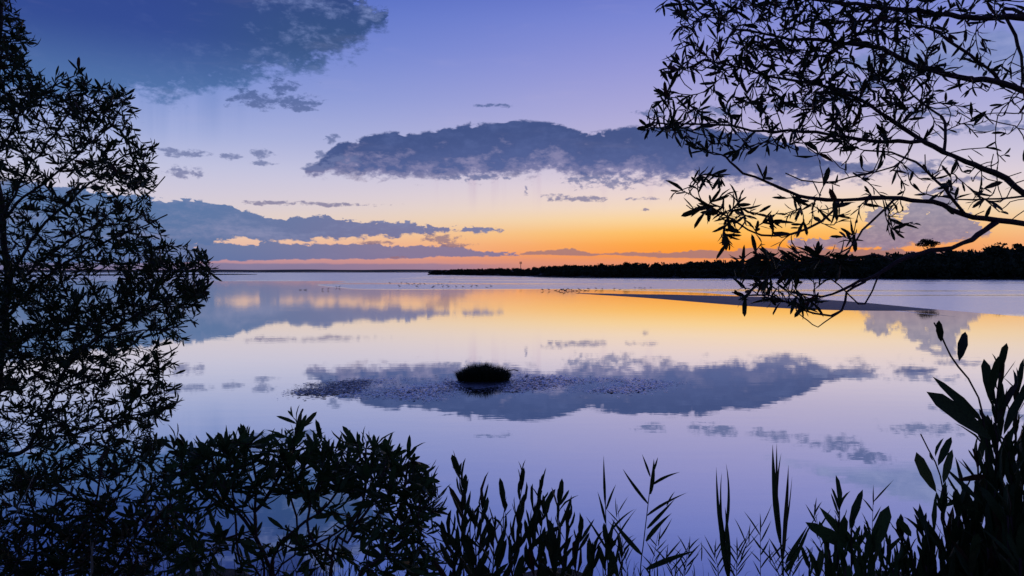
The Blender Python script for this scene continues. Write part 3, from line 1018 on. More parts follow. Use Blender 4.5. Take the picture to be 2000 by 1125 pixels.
class Plant:
    MAXLEAF = 300

    def __init__(self, name, label, cat, base, seed, leafmat, barkmat, wr=0.25, group=None):
        self.root = thing(name, label, cat, base, group)
        self.base = np.asarray(base, float)
        self.rng = np.random.default_rng(seed)
        self.lm, self.bm = leafmat, barkmat
        self.pos = np.zeros((0, 3))
        self.dir = np.zeros((0, 3))
        self.tw = Buf()
        self.ntw = 0
        self.leaves = []           # (origin, axis, normal, length)
        self.tpl = leaf_set(wr)
        self.trunk = None

    def _nodes(self, pts):
        self.pos = np.concatenate([self.pos, pts])
        self.dir = np.concatenate([self.dir, unit(np.gradient(pts, axis=0))])

    def limb(self, pts, r0, r1, name='branch', mat=None, step=0.05, nodes=True, wob=0.008):
        """a main branch given by (px, py, depth) points"""
        p = spline(np.array([W(*q) if len(q) == 3 else q[:3] for q in pts]), step)
        n = len(p)
        k = self.rng.normal(0, wob, (n, 3))
        k = (k + np.roll(k, 1, 0) + np.roll(k, -1, 0)) / 3
        k[0] = 0
        p = p + k
        b = Buf()
        rr = np.linspace(r0, r1, n) * (1 + 0.07 * self.rng.standard_normal(n))
        tube(b, p, rr, 7)
        ob = obj(name, b.mesh(name, self.base), mat or self.bm, self.trunk or self.root)
        if name == 'trunk':
            self.trunk = ob
        if nodes:
            self._nodes(p)
        return p

    def twig(self, p, r0, r1, nodes=True):
        tube(self.tw, p, np.linspace(r0, r1, len(p)), 4)
        self.ntw += 1
        if nodes:
            self._nodes(p[1:])

    def spray(self, p, n, L, spread=0.8, upb=0.1, along=0.10, whorl=True):
        """n leaves round the end of a twig that follows the points p"""
        rng = self.rng
        tip = p[-1]
        d = unit(p[-1] - p[max(0, len(p) - 3)])
        ref = unit(np.cross(d, np.array([0.2, 0.5, 0.84])))
        ref2 = np.cross(d, ref)
        for k in range(n):
            t = rng.uniform() ** 1.4
            back = along * t
            i = len(p) - 1
            o = tip
            rem = back
            while i > 0 and rem > 0:
                seg = p[i] - p[i - 1]
                sl = np.linalg.norm(seg)
                if sl >= rem:
                    o = p[i] - seg * (rem / sl)
                    rem = 0
                else:
                    rem -= sl
                    i -= 1
                    o = p[i]
            a = k * 2.4 + rng.uniform(-.5, .5)
            side = ref * math.cos(a) + ref2 * math.sin(a)
            s = spread * (0.45 + 0.75 * t) * rng.uniform(.6, 1.35)
            ax = unit(d + side * s + np.array([0, 0, upb]) + rng.normal(0, .12, 3))
            nm = unit(np.cross(ax, np.cross(d, ax) + rng.normal(0, .5, 3)))
            self.leaves.append((o, ax, nm, L * rng.uniform(.42, 1.28)))

    def leaf(self, a, b, roll=None):
        """one leaf from base point a to tip b"""
        ax = b - a
        L = np.linalg.norm(ax)
        ax = ax / L
        v = unit(EYE - a)
        nm = unit(v - ax * (v @ ax) + self.rng.normal(0, .45, 3))
        nm = unit(nm - ax * (nm @ ax))
        self.leaves.append((a, ax, nm, L))

    def grow(self, targets, rt, nleaf, L, spread=0.8, upb=0.1, along=0.1, sag=0.0, maxlen=0.5, midleaf=0):
        """join every target point to the nearest wood with a curved twig that ends in a spray of leaves"""
        rng = self.rng
        T = np.asarray(targets)
        d0 = np.array([np.min(np.sum((self.pos - q) ** 2, 1)) for q in T])
        for q in T[np.argsort(d0)]:
            dv = q - self.pos
            dist = np.sqrt(np.sum(dv * dv, 1)) + 1e-9
            cosang = np.sum(dv * self.dir, 1) / dist
            i = int(np.argmin(dist * (1.55 - 0.55 * cosang)))
            a, d = self.pos[i], dist[i]
            if d < 0.015:
                continue
            c = a + self.dir[i] * d * 0.42 + rng.normal(0, .11 * d, 3) + np.array([0, 0, -sag * d])
            n = max(4, min(16, int(d / 0.035)))
            t = np.linspace(0, 1, n)[:, None]
            p = a * (1 - t) ** 2 + 2 * c * t * (1 - t) + q * t ** 2
            w = rng.normal(0, 0.035 * d, (n, 3)) * np.sin(t * math.pi)
            p = p + (w + np.roll(w, 1, 0)) / 2
            r0 = rt * (1 + min(d, 0.8) * 3.0)
            self.twig(p, r0, rt)
            nl = max(2, int(round(nleaf * rng.uniform(.6, 1.3)))) if nleaf else 0
            self.spray(p, nl, L, spread, upb, along)
            for _ in range(midleaf):
                m = int(rng.uniform(.4, .9) * n)
                if m > 2:
                    self.spray(p[:m], 1, L * .9, spread * 1.2, upb, 0.01)

    def finish(self):
        if self.ntw:
            obj('twigs', self.tw.mesh('twigs', self.base), self.bm, self.root, kind='stuff' if self.ntw > 40 else None)
        if not self.leaves:
            return
        o = np.array([l[0] for l in self.leaves])
        ax = np.array([l[1] for l in self.leaves])
        nm = np.array([l[2] for l in self.leaves])
        L = np.array([l[3] for l in self.leaves])
        nm = unit(nm - ax * np.sum(nm * ax, 1)[:, None])
        bx = np.cross(nm, ax)
        mid = o + ax * (L / 2)[:, None] - EYE
        dep = mid @ FW
        sx = 1000 + F * (mid @ RT) / dep
        sy = 562.5 - F * (mid @ UP) / dep
        vis = (sx > -10) & (sx < 2010) & (sy > -10) & (sy < 1135)
        foresh = np.linalg.norm(np.cross(ax, unit(mid)), axis=1)
        size = np.where(vis, L * foresh / np.maximum(dep, .2), 0)
        R = np.stack([ax, bx, nm], 2)                     # columns
        kind = self.rng.integers(0, len(self.tpl), len(L))
        order = np.argsort(-size)
        single, rest = order[:self.MAXLEAF], order[self.MAXLEAF:]
        single = single[size[single] > 0]
        mes = []
        for v, q, t in self.tpl:
            me = mesh_np('leaf', v, [q, t])
            me.materials.append(self.lm)
            mes.append(me)
        ol = o - self.base
        for k in single:
            ob = bpy.data.objects.new('leaf', mes[kind[k]])
            COL.objects.link(ob)
            ob.parent = self.root
            m = Matrix.Identity(4)
            for r in range(3):
                for c in range(3):
                    m[r][c] = R[k, r, c] * L[k]
                m[r][3] = ol[k, r]
            ob.matrix_basis = m
        rest = np.concatenate([rest, order[:self.MAXLEAF][size[order[:self.MAXLEAF]] <= 0]])
        if len(rest):
            b = Buf()
            for kk, (v, q, t) in enumerate(self.tpl):
                s = rest[kind[rest] == kk]
                if not len(s):
                    continue
                vv = np.einsum('nij,kj->nki', R[s], v) * L[s][:, None, None] + ol[s][:, None]
                nv = len(v)
                off = (np.arange(len(s)) * nv)[:, None, None]
                b.add(vv.reshape(-1, 3), (q[None] + off).reshape(-1, 4), (t[None] + off).reshape(-1, 3))
            obj('foliage', b.mesh('foliage'), self.lm, self.root, kind='stuff')


def targets(rng, poly, n, d0, d1):
    xy = sample_poly(rng, poly, n)
    d = rng.uniform(d0, d1, n)
    return np.array([W(a, b, c) for (a, b), c in zip(xy, d)])


def ground(px, d, py=1000):
    p = W(px, py, d)
    return np.array([p[0], p[1], float(bank_z(p[0], p[1]))])


# --- tall shrub on the left
def left_tree():
    base = ground(-130, 4.1)
    P = Plant('coastal_wattle', 'tall dense leafy shrub with a slanting trunk filling the left side', 'shrub', base, 31, M_LEAF, M_BARK, 0.215)
    rng = P.rng
    tr = P.limb([tuple(base - [0, 0, .1]) + (0,), (-60, 950, 4.1), (-10, 780, 4.05), (8, 660, 4.0), (12, 560, 3.95), (2, 420, 3.9), (-8, 260, 3.9), (-4, 120, 3.85), (4, -60, 3.8)], 0.032, 0.009, 'trunk')
    for pts, r in [([(10, 590, 3.95), (40, 505, 3.8), (80, 445, 3.7), (130, 395, 3.6), (190, 350, 3.55), (250, 308, 3.5), (300, 290, 3.5)], .017),
                   ([(10, 630, 3.95), (80, 550, 3.8), (170, 490, 3.65), (250, 455, 3.55), (325, 425, 3.5)], .016),
                   ([(-30, 850, 4.1), (30, 890, 3.8), (78, 834, 3.7), (102, 774, 3.6), (150, 690, 3.5), (240, 630, 3.4), (340, 575, 3.35), (405, 545, 3.35)], .020),
                   ([(102, 774, 3.6), (170, 745, 3.5), (250, 735, 3.45), (310, 700, 3.4), (345, 680, 3.4)], .011),
                   ([(5, 450, 3.9), (45, 350, 3.85), (100, 260, 3.8), (150, 190, 3.75), (172, 150, 3.7)], .013),
                   ([(-6, 300, 3.9), (45, 215, 3.9), (105, 160, 3.85), (140, 145, 3.8)], .010),
                   ([(3, 430, 3.9), (70, 365, 3.8), (150, 310, 3.7), (215, 245, 3.65), (248, 190, 3.6)], .013),
                   ([(-4, 160, 3.86), (15, 90, 3.8), (40, 75, 3.75), (60, 68, 3.75)], .008),
                   ([(9, 680, 4.0), (90, 645, 3.85), (200, 625, 3.7), (300, 605, 3.6), (390, 590, 3.55)], .014),
                   ([(30, 890, 3.8), (110, 855, 3.6), (210, 825, 3.5), (290, 805, 3.45), (345, 785, 3.4)], .012),
                   ([(20, 560, 3.95), (110, 490, 3.9), (210, 425, 3.9), (280, 385, 3.9), (318, 345, 3.9)], .011),
                   ([(150, 690, 3.5), (210, 660, 3.3), (300, 650, 3.2), (365, 640, 3.2)], .008)]:
        P.limb(pts, r * .62, 0.003, wob=0.012)
    env = [(25, -20), (32, 30), (62, 66), (64, 95), (48, 122), (100, 138), (150, 128), (172, 138), (182, 165), (246, 165), (262, 215), (262, 262), (305, 285), (318, 330), (296, 390), (310, 425), (322, 455),
           (340, 482), (398, 494), (418, 530), (405, 570), (390, 610), (366, 650), (346, 690), (348, 720), (340, 750), (362, 788), (336, 810), (298, 850), (300, 900), (220, 940), (0, 960), (-90, 960), (-90, -20)]
    thin = [(-60, 230), (90, 215), (190, 300), (200, 420), (60, 480), (-60, 480)]
    t = targets(rng, env, 3000, 3.2, 4.4)
    px = np.array([proj(q)[:2] for q in t])
    keep = ~in_poly(px[:, 0], px[:, 1], thin) | (rng.uniform(0, 1, len(t)) < 0.75)
    t = t[keep]
    t = np.concatenate([t, targets(rng, [(0, 560), (120, 545), (250, 590), (250, 690), (140, 740), (-40, 760)], 330, 3.3, 4.2),
                        targets(rng, [(230, 480), (400, 496), (418, 530), (380, 620), (250, 610)], 110, 3.2, 3.7),
                        targets(rng, [(-30, 60), (40, 100), (60, 170), (170, 190), (60, 230), (-40, 220)], 80, 3.5, 4.1)])
    P.grow(t, 0.0014, 6, 0.050, 0.74, 0.30, 0.10, 0.02, midleaf=2)
    P.finish()


left_tree()


# --- overhanging tree on the right
def right_tree():
    base = ground(2620, 3.3)
    P = Plant('overhanging_tree', 'tree leaning in from the right with bare curving branches and rosettes of leaves', 'tree', base, 47, M_LEAF3, M_BARKR, 0.205)
    rng = P.rng
    P.limb([tuple(base - [0, 0, .1]) + (0,), (2560, 1000, 3.3), (2480, 700, 3.3), (2420, 450, 3.25), (2400, 200, 3.2), (2420, -100, 3.2)], 0.09, 0.04, 'trunk', M_BARK)
    J = lambda y: (2408 + max(0, y - 330) * .17, y, 3.25)
    limbs = [([J(230), (2200, 120, 3.2), (2060, 50, 3.1), (1930, 30, 3.05), (1850, 30, 3.0), (1760, 16, 3.0), (1650, 6, 2.95), (1540, -6, 2.9)], .026, .006),
             ([J(330), (2200, 250, 3.2), (2060, 190, 3.1), (1980, 166, 3.05), (1900, 156, 3.0), (1845, 142, 3.0), (1800, 126, 2.95), (1755, 106, 2.9), (1690, 90, 2.9), (1610, 82, 2.85), (1520, 70, 2.8), (1430, 62, 2.8)], .028, .004),
             ([(1952, 160, 3.03), (1896, 110, 2.95), (1856, 78, 2.9), (1820, 60, 2.9), (1760, 42, 2.85), (1680, 40, 2.8), (1590, 50, 2.75)], .009, .003),
             ([(2060, 50, 3.1), (1985, 20, 3.15), (1958, 24, 3.2), (1984, 72, 3.2), (1995, 110, 3.2), (1998, 160, 3.2)], .010, .006),
             ([J(560), (2200, 470, 3.2), (2060, 408, 3.05), (2000, 378, 3.0), (1940, 345, 2.95), (1880, 313, 2.9), (1838, 293, 2.88), (1806, 274, 2.85), (1770, 252, 2.85), (1735, 230, 2.8), (1696, 206, 2.8), (1655, 184, 2.75), (1600, 166, 2.7), (1530, 150, 2.7), (1450, 130, 2.65), (1370, 118, 2.65)], .026, .003),
             ([(1838, 293, 2.88), (1800, 278, 2.8), (1750, 277, 2.75), (1700, 277, 2.75), (1650, 268, 2.7), (1600, 257, 2.7), (1540, 256, 2.65), (1470, 250, 2.6), (1390, 240, 2.6), (1310, 240, 2.6), (1262, 246, 2.6)], .011, .0025),
             ([(1844, 294, 2.88), (1846, 262, 2.95), (1838, 232, 3.0), (1800, 200, 3.05), (1770, 170, 3.05)], .008, .003),
             ([J(640), (2200, 500, 3.1), (2060, 448, 3.0), (2000, 438, 2.95), (1948, 432, 2.9), (1880, 416, 2.85), (1820, 398, 2.8), (1760, 388, 2.75), (1700, 392, 2.75), (1645, 396, 2.7), (1575, 388, 2.7), (1545, 378, 2.65), (1500, 358, 2.6), (1455, 340, 2.6), (1424, 320, 2.6), (1404, 302, 2.6)], .024, .003),
             ([(1884, 417, 2.85), (1842, 368, 2.8), (1808, 337, 2.8), (1785, 316, 2.8), (1740, 300, 2.8), (1690, 296, 2.8)], .008, .003),
             ([(1948, 432, 2.9), (1914, 464, 2.85), (1860, 486, 2.8), (1800, 492, 2.75), (1742, 508, 2.7), (1714, 540, 2.65), (1684, 552, 2.62), (1650, 566, 2.6), (1605, 578, 2.6), (1560, 570, 2.6)], .014, .003),
             ([(1690, 550, 2.62), (1655, 578, 2.6), (1645, 606, 2.58), (1600, 610, 2.56), (1550, 597, 2.55), (1500, 580, 2.55), (1455, 575, 2.55), (1430, 568, 2.55)], .006, .002),
             ([(1646, 606, 2.58), (1622, 618, 2.57), (1603, 636, 2.56), (1580, 628, 2.55), (1563, 614, 2.55)], .003, .0018),
             ([(1645, 396, 2.7), (1604, 430, 2.6), (1545, 455, 2.55), (1484, 452, 2.5), (1440, 432, 2.5), (1410, 414, 2.5), (1376, 396, 2.5), (1346, 386, 2.5)], .006, .002),
             ([(1748, 388, 2.75), (1702, 434, 2.7), (1680, 462, 2.65), (1658, 486, 2.6), (1625, 502, 2.6)], .006, .002),
             ([(2060, 384, 3.05), (1996, 381, 3.0), (1925, 388, 2.95), (1876, 389, 2.9), (1840, 384, 2.9)], .006, .0025),
             ([(1790, 265, 2.85), (1760, 310, 2.75), (1720, 330, 2.7), (1660, 350, 2.65), (1600, 356, 2.6), (1540, 335, 2.6)], .005, .002),
             ([(1742, 508, 2.7), (1705, 500, 2.6), (1660, 512, 2.55), (1600, 505, 2.5), (1540, 520, 2.5), (1500, 545, 2.5)], .005, .002),
             ([(1715, 540, 2.65), (1690, 590, 2.6), (1660, 575, 2.55), (1620, 545, 2.5), (1590, 530, 2.5)], .004, .002)]
    for pts, r0, r1 in limbs:
        P.limb(pts, r0 * .8, r1, wob=0.010)
    up = [(1268, -10), (1275, 10), (1330, 60), (1300, 95), (1292, 130), (1285, 175), (1268, 220), (1250, 250), (1320, 280), (1370, 300), (1480, 300), (1620, 290), (1760, 290), (1800, 250), (1830, 150), (1850, -20)]
    t = np.concatenate([targets(rng, up, 480, 2.4, 3.2),
                        targets(rng, [(1340, -10), (1780, -10), (1780, 60), (1560, 60), (1400, 50)], 60, 2.5, 3.1),
                        targets(rng, [(1450, 60), (1740, 60), (1780, 200), (1560, 230), (1470, 150)], 70, 2.5, 3.0),
                        targets(rng, [(1800, -20), (2040, -20), (2040, 60), (1830, 70)], 36, 2.8, 3.2)])
    P.grow(t, 0.0017, 5, 0.054, 0.85, 0.05, 0.06, 0.06)
    P.grow(targets(rng, up, 130, 2.4, 3.2), 0.0016, 0, 0.05, 0.8, 0.05, 0.06, 0.12)
    # thinner outer parts
    t = np.concatenate([targets(rng, [(1780, 80), (2040, 100), (2040, 340), (1900, 300), (1800, 260)], 26, 2.8, 3.3),
                        targets(rng, [(1600, 300), (1900, 330), (2000, 420), (1700, 380), (1420, 330)], 26, 2.5, 3.0)])
    P.grow(t, 0.0019, 4, 0.062, 0.85, 0.1, 0.07, 0.10)
    P.grow(targets(rng, [(1560, 120), (2040, 100), (2040, 440), (1850, 410), (1700, 370), (1560, 300)], 110, 2.6, 3.3), 0.0018, 0, .05, .8, .05, .06, 0.14)
    P.grow(targets(rng, [(1760, 60), (2040, 60), (2040, 400), (1850, 380), (1760, 280)], 40, 2.6, 3.3), 0.0017, 5, .056, .85, .1, .06, 0.08)
    t = np.concatenate([targets(rng, [(1322, 350), (1400, 340), (1460, 380), (1440, 440), (1370, 410), (1322, 410)], 22, 2.4, 2.6),
                        targets(rng, [(1400, 400), (1500, 400), (1560, 470), (1480, 500), (1410, 480)], 22, 2.4, 2.6),
                        targets(rng, [(1480, 370), (1740, 380), (1800, 440), (1690, 480), (1540, 440)], 30, 2.5, 2.9),
                        targets(rng, [(1420, 500), (1560, 490), (1660, 500), (1640, 545), (1480, 545)], 44, 2.4, 2.7),
                        targets(rng, [(1410, 545), (1470, 540), (1560, 560), (1610, 600), (1540, 602), (1430, 590)], 30, 2.4, 2.7)])
    P.grow(t, 0.0016, 5, 0.059, 0.85, 0.0, 0.08, 0.06)
    P.finish()


right_tree()


def bush(name, label, seed, stems, regions, L, nleaf, wr=0.21, mat=None, base_px=None, base_d=2.8, spread=.72, upb=.3, rt=0.0017, along=.09, bark=None):
    base = ground(base_px, base_d)
    P = Plant(name, label, 'shrub', base, seed, mat or M_LEAF2, bark or M_BARKR, wr)
    for pts, r in stems:
        P.limb([tuple(base + P.rng.normal(0, .04, 3) * [1, 1, 0] - [0, 0, .08]) + (0,)] + pts if pts[0][1] > 1050 else pts, r, 0.0035, 'stem')
    for poly, n, d0, d1 in regions:
        P.grow(targets(P.rng, poly, n, d0, d1), rt, nleaf, L, spread, upb, along, 0.0)
    P.finish()
    return P


# --- low shrubs along the lower left
bush('bank_shrub', 'dark tangled shrub low in the left corner below the tall one', 52,
     [([(60, 1180, 3.3), (70, 1050, 3.2), (50, 960, 3.1), (30, 900, 3.1)], .012), ([(110, 1180, 3.3), (150, 1060, 3.1), (190, 970, 3.0), (200, 890, 3.0)], .012),
      ([(150, 1200, 3.2), (240, 1090, 3.0), (300, 1000, 2.9), (340, 910, 2.9)], .011), ([(120, 1190, 3.3), (100, 1080, 3.4), (110, 980, 3.4), (120, 900, 3.4)], .009)],
     [([(-60, 930), (80, 900), (170, 905), (260, 880), (350, 850), (390, 900), (370, 1000), (330, 1125), (-60, 1140)], 380, 2.8, 3.6),
      ([(-40, 1010), (330, 1000), (330, 1140), (-40, 1140)], 230, 2.7, 3.4)], 0.060, 6, base_px=100, base_d=3.3, mat=M_LEAF)
bush('coast_shrub', 'leafy shrub with forked reddish stems, its topmost sprig standing highest along the bottom', 53,
     [([(520, 1200, 2.8), (527, 1112, 2.75), (500, 1050, 2.7), (497, 1003, 2.7), (500, 937, 2.65), (490, 880, 2.6)], .013),
      ([(525, 1190, 2.8), (533, 1092, 2.7), (555, 1058, 2.65), (600, 1016, 2.6), (640, 985, 2.6), (680, 930, 2.6)], .011),
      ([(500, 1050, 2.7), (450, 990, 2.7), (420, 940, 2.7), (410, 890, 2.65)], .007),
      ([(497, 1000, 2.7), (540, 940, 2.6), (575, 880, 2.6), (586, 830, 2.6), (590, 800, 2.6)], .007),
      ([(522, 1150, 2.78), (570, 1085, 2.85), (575, 1010, 2.9), (560, 950, 2.9), (570, 900, 2.9)], .004),
      ([(510, 1150, 2.78), (470, 1090, 2.6), (462, 1020, 2.55), (450, 960, 2.5), (455, 900, 2.5)], .004),
      ([(533, 1092, 2.7), (585, 1070, 2.6), (640, 1055, 2.5), (700, 1000, 2.45)], .004),
      ([(500, 1050, 2.7), (470, 1000, 2.75), (440, 985, 2.8), (400, 930, 2.8)], .004),
      ([(512, 1075, 2.73), (440, 1050, 2.6), (380, 1040, 2.6), (340, 1000, 2.6)], .007)],
     [([(420, 940), (700, 930), (700, 1060), (560, 1080), (430, 1060)], 46, 2.4, 2.8), ([(330, 1040), (720, 1050), (720, 1130), (330, 1130)], 50, 2.5, 2.9), ([(335, 905), (380, 872), (440, 862), (500, 852), (560, 846), (620, 850), (680, 880), (700, 930), (640, 968), (560, 972), (470, 955), (380, 985), (320, 990)], 250, 2.4, 3.0),
      ([(570, 800), (600, 800), (605, 850), (575, 850)], 4, 2.55, 2.65),
      ([(330, 980), (430, 990), (440, 1060), (390, 1125), (330, 1125)], 40, 2.4, 2.9)], 0.064, 6, base_px=520, base_d=2.8)
bush('twiggy_shrub', 'twiggy shrub on a single forking stem right of the taller leafy one', 54,
     [([(650, 1200, 2.6), (647, 1112, 2.55), (645, 1088, 2.55), (613, 1056, 2.5), (600, 1020, 2.5), (620, 960, 2.5), (660, 905, 2.45)], .009),
      ([(646, 1088, 2.55), (680, 1060, 2.5), (696, 1028, 2.5), (716, 960, 2.45), (712, 880, 2.4)], .007),
      ([(690, 1160, 2.5), (740, 1090, 2.45), (770, 1020, 2.4), (790, 950, 2.4), (803, 900, 2.4)], .009),
      ([(760, 1045, 2.42), (810, 1010, 2.4), (840, 970, 2.4)], .005),
      ([(700, 1020, 2.5), (750, 960, 2.45), (760, 900, 2.4)], .005)],
     [([(640, 890), (690, 855), (740, 862), (770, 890), (800, 885), (822, 912), (848, 945), (858, 1000), (800, 1040), (740, 1000), (680, 960)], 130, 2.2, 2.7),
      ([(700, 1010), (780, 1000), (880, 1040), (890, 1130), (720, 1130)], 80, 2.2, 2.7)], 0.064, 6, base_px=670, base_d=2.6)


# --- upright shoots: stem with leaves held along it
def shoots(name, label, seed, specs, L, wr, mat, base_px, base_d, rt=0.0028, gap=0.028, spread=.55, extra=None, cat='shrub'):
    base = ground(base_px, base_d)
    P = Plant(name, label, cat, base, seed, mat, M_BARKR, wr)
    rng = P.rng
    for pts, start in specs:
        p = P.limb([tuple(base + rng.normal(0, .03, 3) * [1, 1, 0] - [0, 0, .06]) + (0,)] + pts, rt * 1.7, rt * .55, 'stem', step=0.03, wob=0.004)
        d = np.concatenate([[0], np.cumsum(np.linalg.norm(np.diff(p, axis=0), axis=1))])
        n = int(d[-1] * (1 - start) / gap)
        ph = rng.uniform(0, 6.28)
        for k in range(n):
            t = d[-1] * (start + (1 - start) * (k + rng.uniform(0, .6)) / n)
            i = min(len(p) - 2, int(np.searchsorted(d, t)))
            ax0 = unit(p[i + 1] - p[i])
            r1 = unit(np.cross(ax0, [0.1, 1, 0.2]))
            r2 = np.cross(ax0, r1)
            a = ph + k * 2.4 + rng.uniform(-.3, .3)
            side = r1 * math.cos(a) + r2 * math.sin(a)
            f = t / d[-1]
            ax = unit(ax0 + side * spread * rng.uniform(.6, 1.3) * (1.25 - .5 * f) + np.array([0, 0, .25]))
            nm = unit(np.cross(ax, np.cross(side, ax)) + rng.normal(0, .4, 3))
            o = np.array([np.interp(t, d, p[:, c]) for c in range(3)])
            P.leaves.append((o, ax, nm, L * rng.uniform(.6, 1.15) * (1.0 if f < .93 else .6)))
        if start < 1:
            P.spray(p, 4, L * .7, .35, .3, .03)
    if extra:
        for a, b, dd in extra:
            dd2 = dd + rng.uniform(-.03, .03)
            P.leaf(W(*a, dd), W(*b, dd2))
    P.finish()


def up(px, py, d, lean=0, foot=1180, fx=None):
    fx = px - lean if fx is None else fx
    return [(fx, foot, d + .05), (fx + (px - fx) * .45, foot + (py - foot) * .5, d), (px, py, d - .02)]


shoots('saltbush', 'upright shrub of narrow leafy shoots at the bottom centre', 61,
       [(up(908, 948, 2.2, 14), .52), (up(896, 926, 2.25, -20), .72), (up(942, 985, 2.2, 8), .5), (up(925, 1010, 2.1, -14), .5), (up(985, 985, 2.2, 14), .55), (up(1020, 955, 2.2, 26), .78), (up(965, 1030, 2.1), .5),
        (up(1012, 1010, 2.15, 10), .5), (up(1052, 965, 2.2, 36), .80), (up(1060, 1005, 2.2, 12), .5), (up(1090, 985, 2.15, 12), .52), (up(1112, 1012, 2.1, 20), .5), (up(1040, 1050, 2.1), .5), (up(1132, 1050, 2.1, 14), .5),
        (up(1085, 1070, 2.05), .5), (up(1160, 1085, 2.1, 14), .5), (up(1190, 1060, 2.15, 14), .55), (up(1215, 1090, 2.1, 14), .5), (up(880, 1040, 2.1, -10), .5), (up(1000, 1080, 2.0), .5)],
       .105, 0.20, M_LEAF, 1020, 2.2, 0.0024, 0.024, .85)

shoots('broadleaf_shrub', 'big near shrub with long thick leaves in the lower right corner', 62,
       [(up(1950, 730, 1.45, 10, 1250), .50), (up(1985, 770, 1.5, 6, 1250), .45), (up(1925, 860, 1.5, -6, 1250), .42), (up(1905, 900, 1.55, -14, 1250), .45), (up(1975, 880, 1.4, 0, 1250), .4), (up(2010, 830, 1.45, 0, 1250), .4),
        (up(1880, 960, 1.55, -20, 1250), .45), (up(1945, 960, 1.45, 0, 1250), .4), (up(2005, 930, 1.4, 0, 1250), .4), (up(1900, 1020, 1.5, -14, 1250), .4), (up(1970, 1010, 1.35, 0, 1250), .4), (up(1860, 1050, 1.5, -18, 1250), .4),
        (up(1930, 1070, 1.4, 0, 1250), .4), (up(1990, 1090, 1.3, 0, 1250), .4), (up(1820, 1070, 1.5, -20, 1250), .45), (up(1780, 1080, 1.5, -26, 1250), .5), (up(2040, 1000, 1.4, 0, 1250), .4), (up(1840, 1000, 1.55, -30, 1250), .45), (up(1800, 1030, 1.6, -30, 1250), .45), (up(1760, 1050, 1.6, -20, 1250), .5), (up(1870, 1000, 1.5, -10, 1250), .4), (up(1850, 1095, 1.4, 0, 1250), .4), (up(1890, 1090, 1.35, 0, 1250), .4), (up(1805, 1100, 1.45, -10, 1250), .4), (up(2040, 760, 1.5, 0, 1250), .4)],
       .094, 0.17, M_LEAF, 1960, 1.5, 0.0034, 0.012, .7,
       extra=[((1920, 824), (1836, 745), 1.42), ((1939, 861), (1827, 766), 1.38), ((1934, 847), (1873, 794), 1.44), ((1932, 775), (1950, 690), 1.4), ((1948, 824), (1981, 735), 1.42),
              ((1936, 790), (1926, 700), 1.45), ((1960, 850), (1992, 760), 1.42), ((1930, 930), (1856, 925), 1.45), ((1925, 990), (1855, 922), 1.45), ((1915, 1000), (1850, 975), 1.45),
              ((1980, 780), (1998, 712), 1.5)])

shoots('bare_sprig', 'bare slanting stem with two small leaves rising above the lower right shrub', 63,
       [([(1945, 1100, 1.45), (1932, 880, 1.44), (1911, 773, 1.42), (1873, 716, 1.42), (1846, 676, 1.42), (1824, 634, 1.42)], 1.0)],
       .05, 0.25, M_LEAF3, 1945, 1.47, 0.0028, .03, .4, extra=[((1838, 668), (1835, 624), 1.42), ((1873, 706), (1888, 638), 1.42)])

shoots('leafy_sprig', 'slender sprig with paired oval leaves left of the lower right shrub', 64,
       [([(1850, 1180, 1.6), (1846, 1002, 1.6), (1828, 905, 1.6), (1800, 848, 1.6)], 1.0)],
       .05, 0.21, M_LEAF2, 1850, 1.62, 0.0024, .03, .4,
       extra=[((1829, 962), (1787, 890), 1.6), ((1842, 945), (1862, 878), 1.58), ((1832, 910), (1859, 855), 1.6), ((1827, 892), (1834, 854), 1.6), ((1823, 900), (1810, 880), 1.6), ((1845, 990), (1895, 962), 1.58), ((1843, 1010), (1842, 940), 1.62)])

shoots('near_shrub', 'low clump of blunt broad leaves at the bottom between the reeds and the corner shrub', 65,
       [(up(1640, 1000, 1.5, 4, 1250), .75), (up(1668, 1010, 1.5, 8, 1250), .6), (up(1700, 1060, 1.5, 14, 1250), .55), (up(1735, 1060, 1.5, 16, 1250), .55), (up(1620, 1070, 1.5, -20, 1250), .6), (up(1690, 1100, 1.45, 0, 1250), .5), (up(1650, 1110, 1.4, -6, 1250), .5), (up(1755, 1095, 1.5, 10, 1250), .5), (up(1600, 1120, 1.5, -10, 1250), .5), (up(1720, 1085, 1.6, 10, 1250), .5), (up(1745, 1115, 1.4, 0, 1250), .5), (up(1680, 1060, 1.6, 10, 1250), .5), (up(1580, 1100, 1.6, -20, 1250), .6), (up(1625, 1100, 1.55, -10, 1250), .5)],
       .074, 0.19, M_LEAF2, 1670, 1.55, 0.003, 0.017, .65,
       extra=[((1640, 997), (1641, 926), 1.5), ((1659, 1034), (1683, 951), 1.48), ((1663, 1071), (1558, 1006), 1.46), ((1696, 1090), (1738, 992), 1.48), ((1686, 1080), (1614, 1014), 1.5), ((1780, 1048), (1745, 1002), 1.5), ((1812, 1050), (1792, 992), 1.5),
              ((1825, 1040), (1822, 982), 1.5), ((1725, 1110), (1702, 1040), 1.5)])


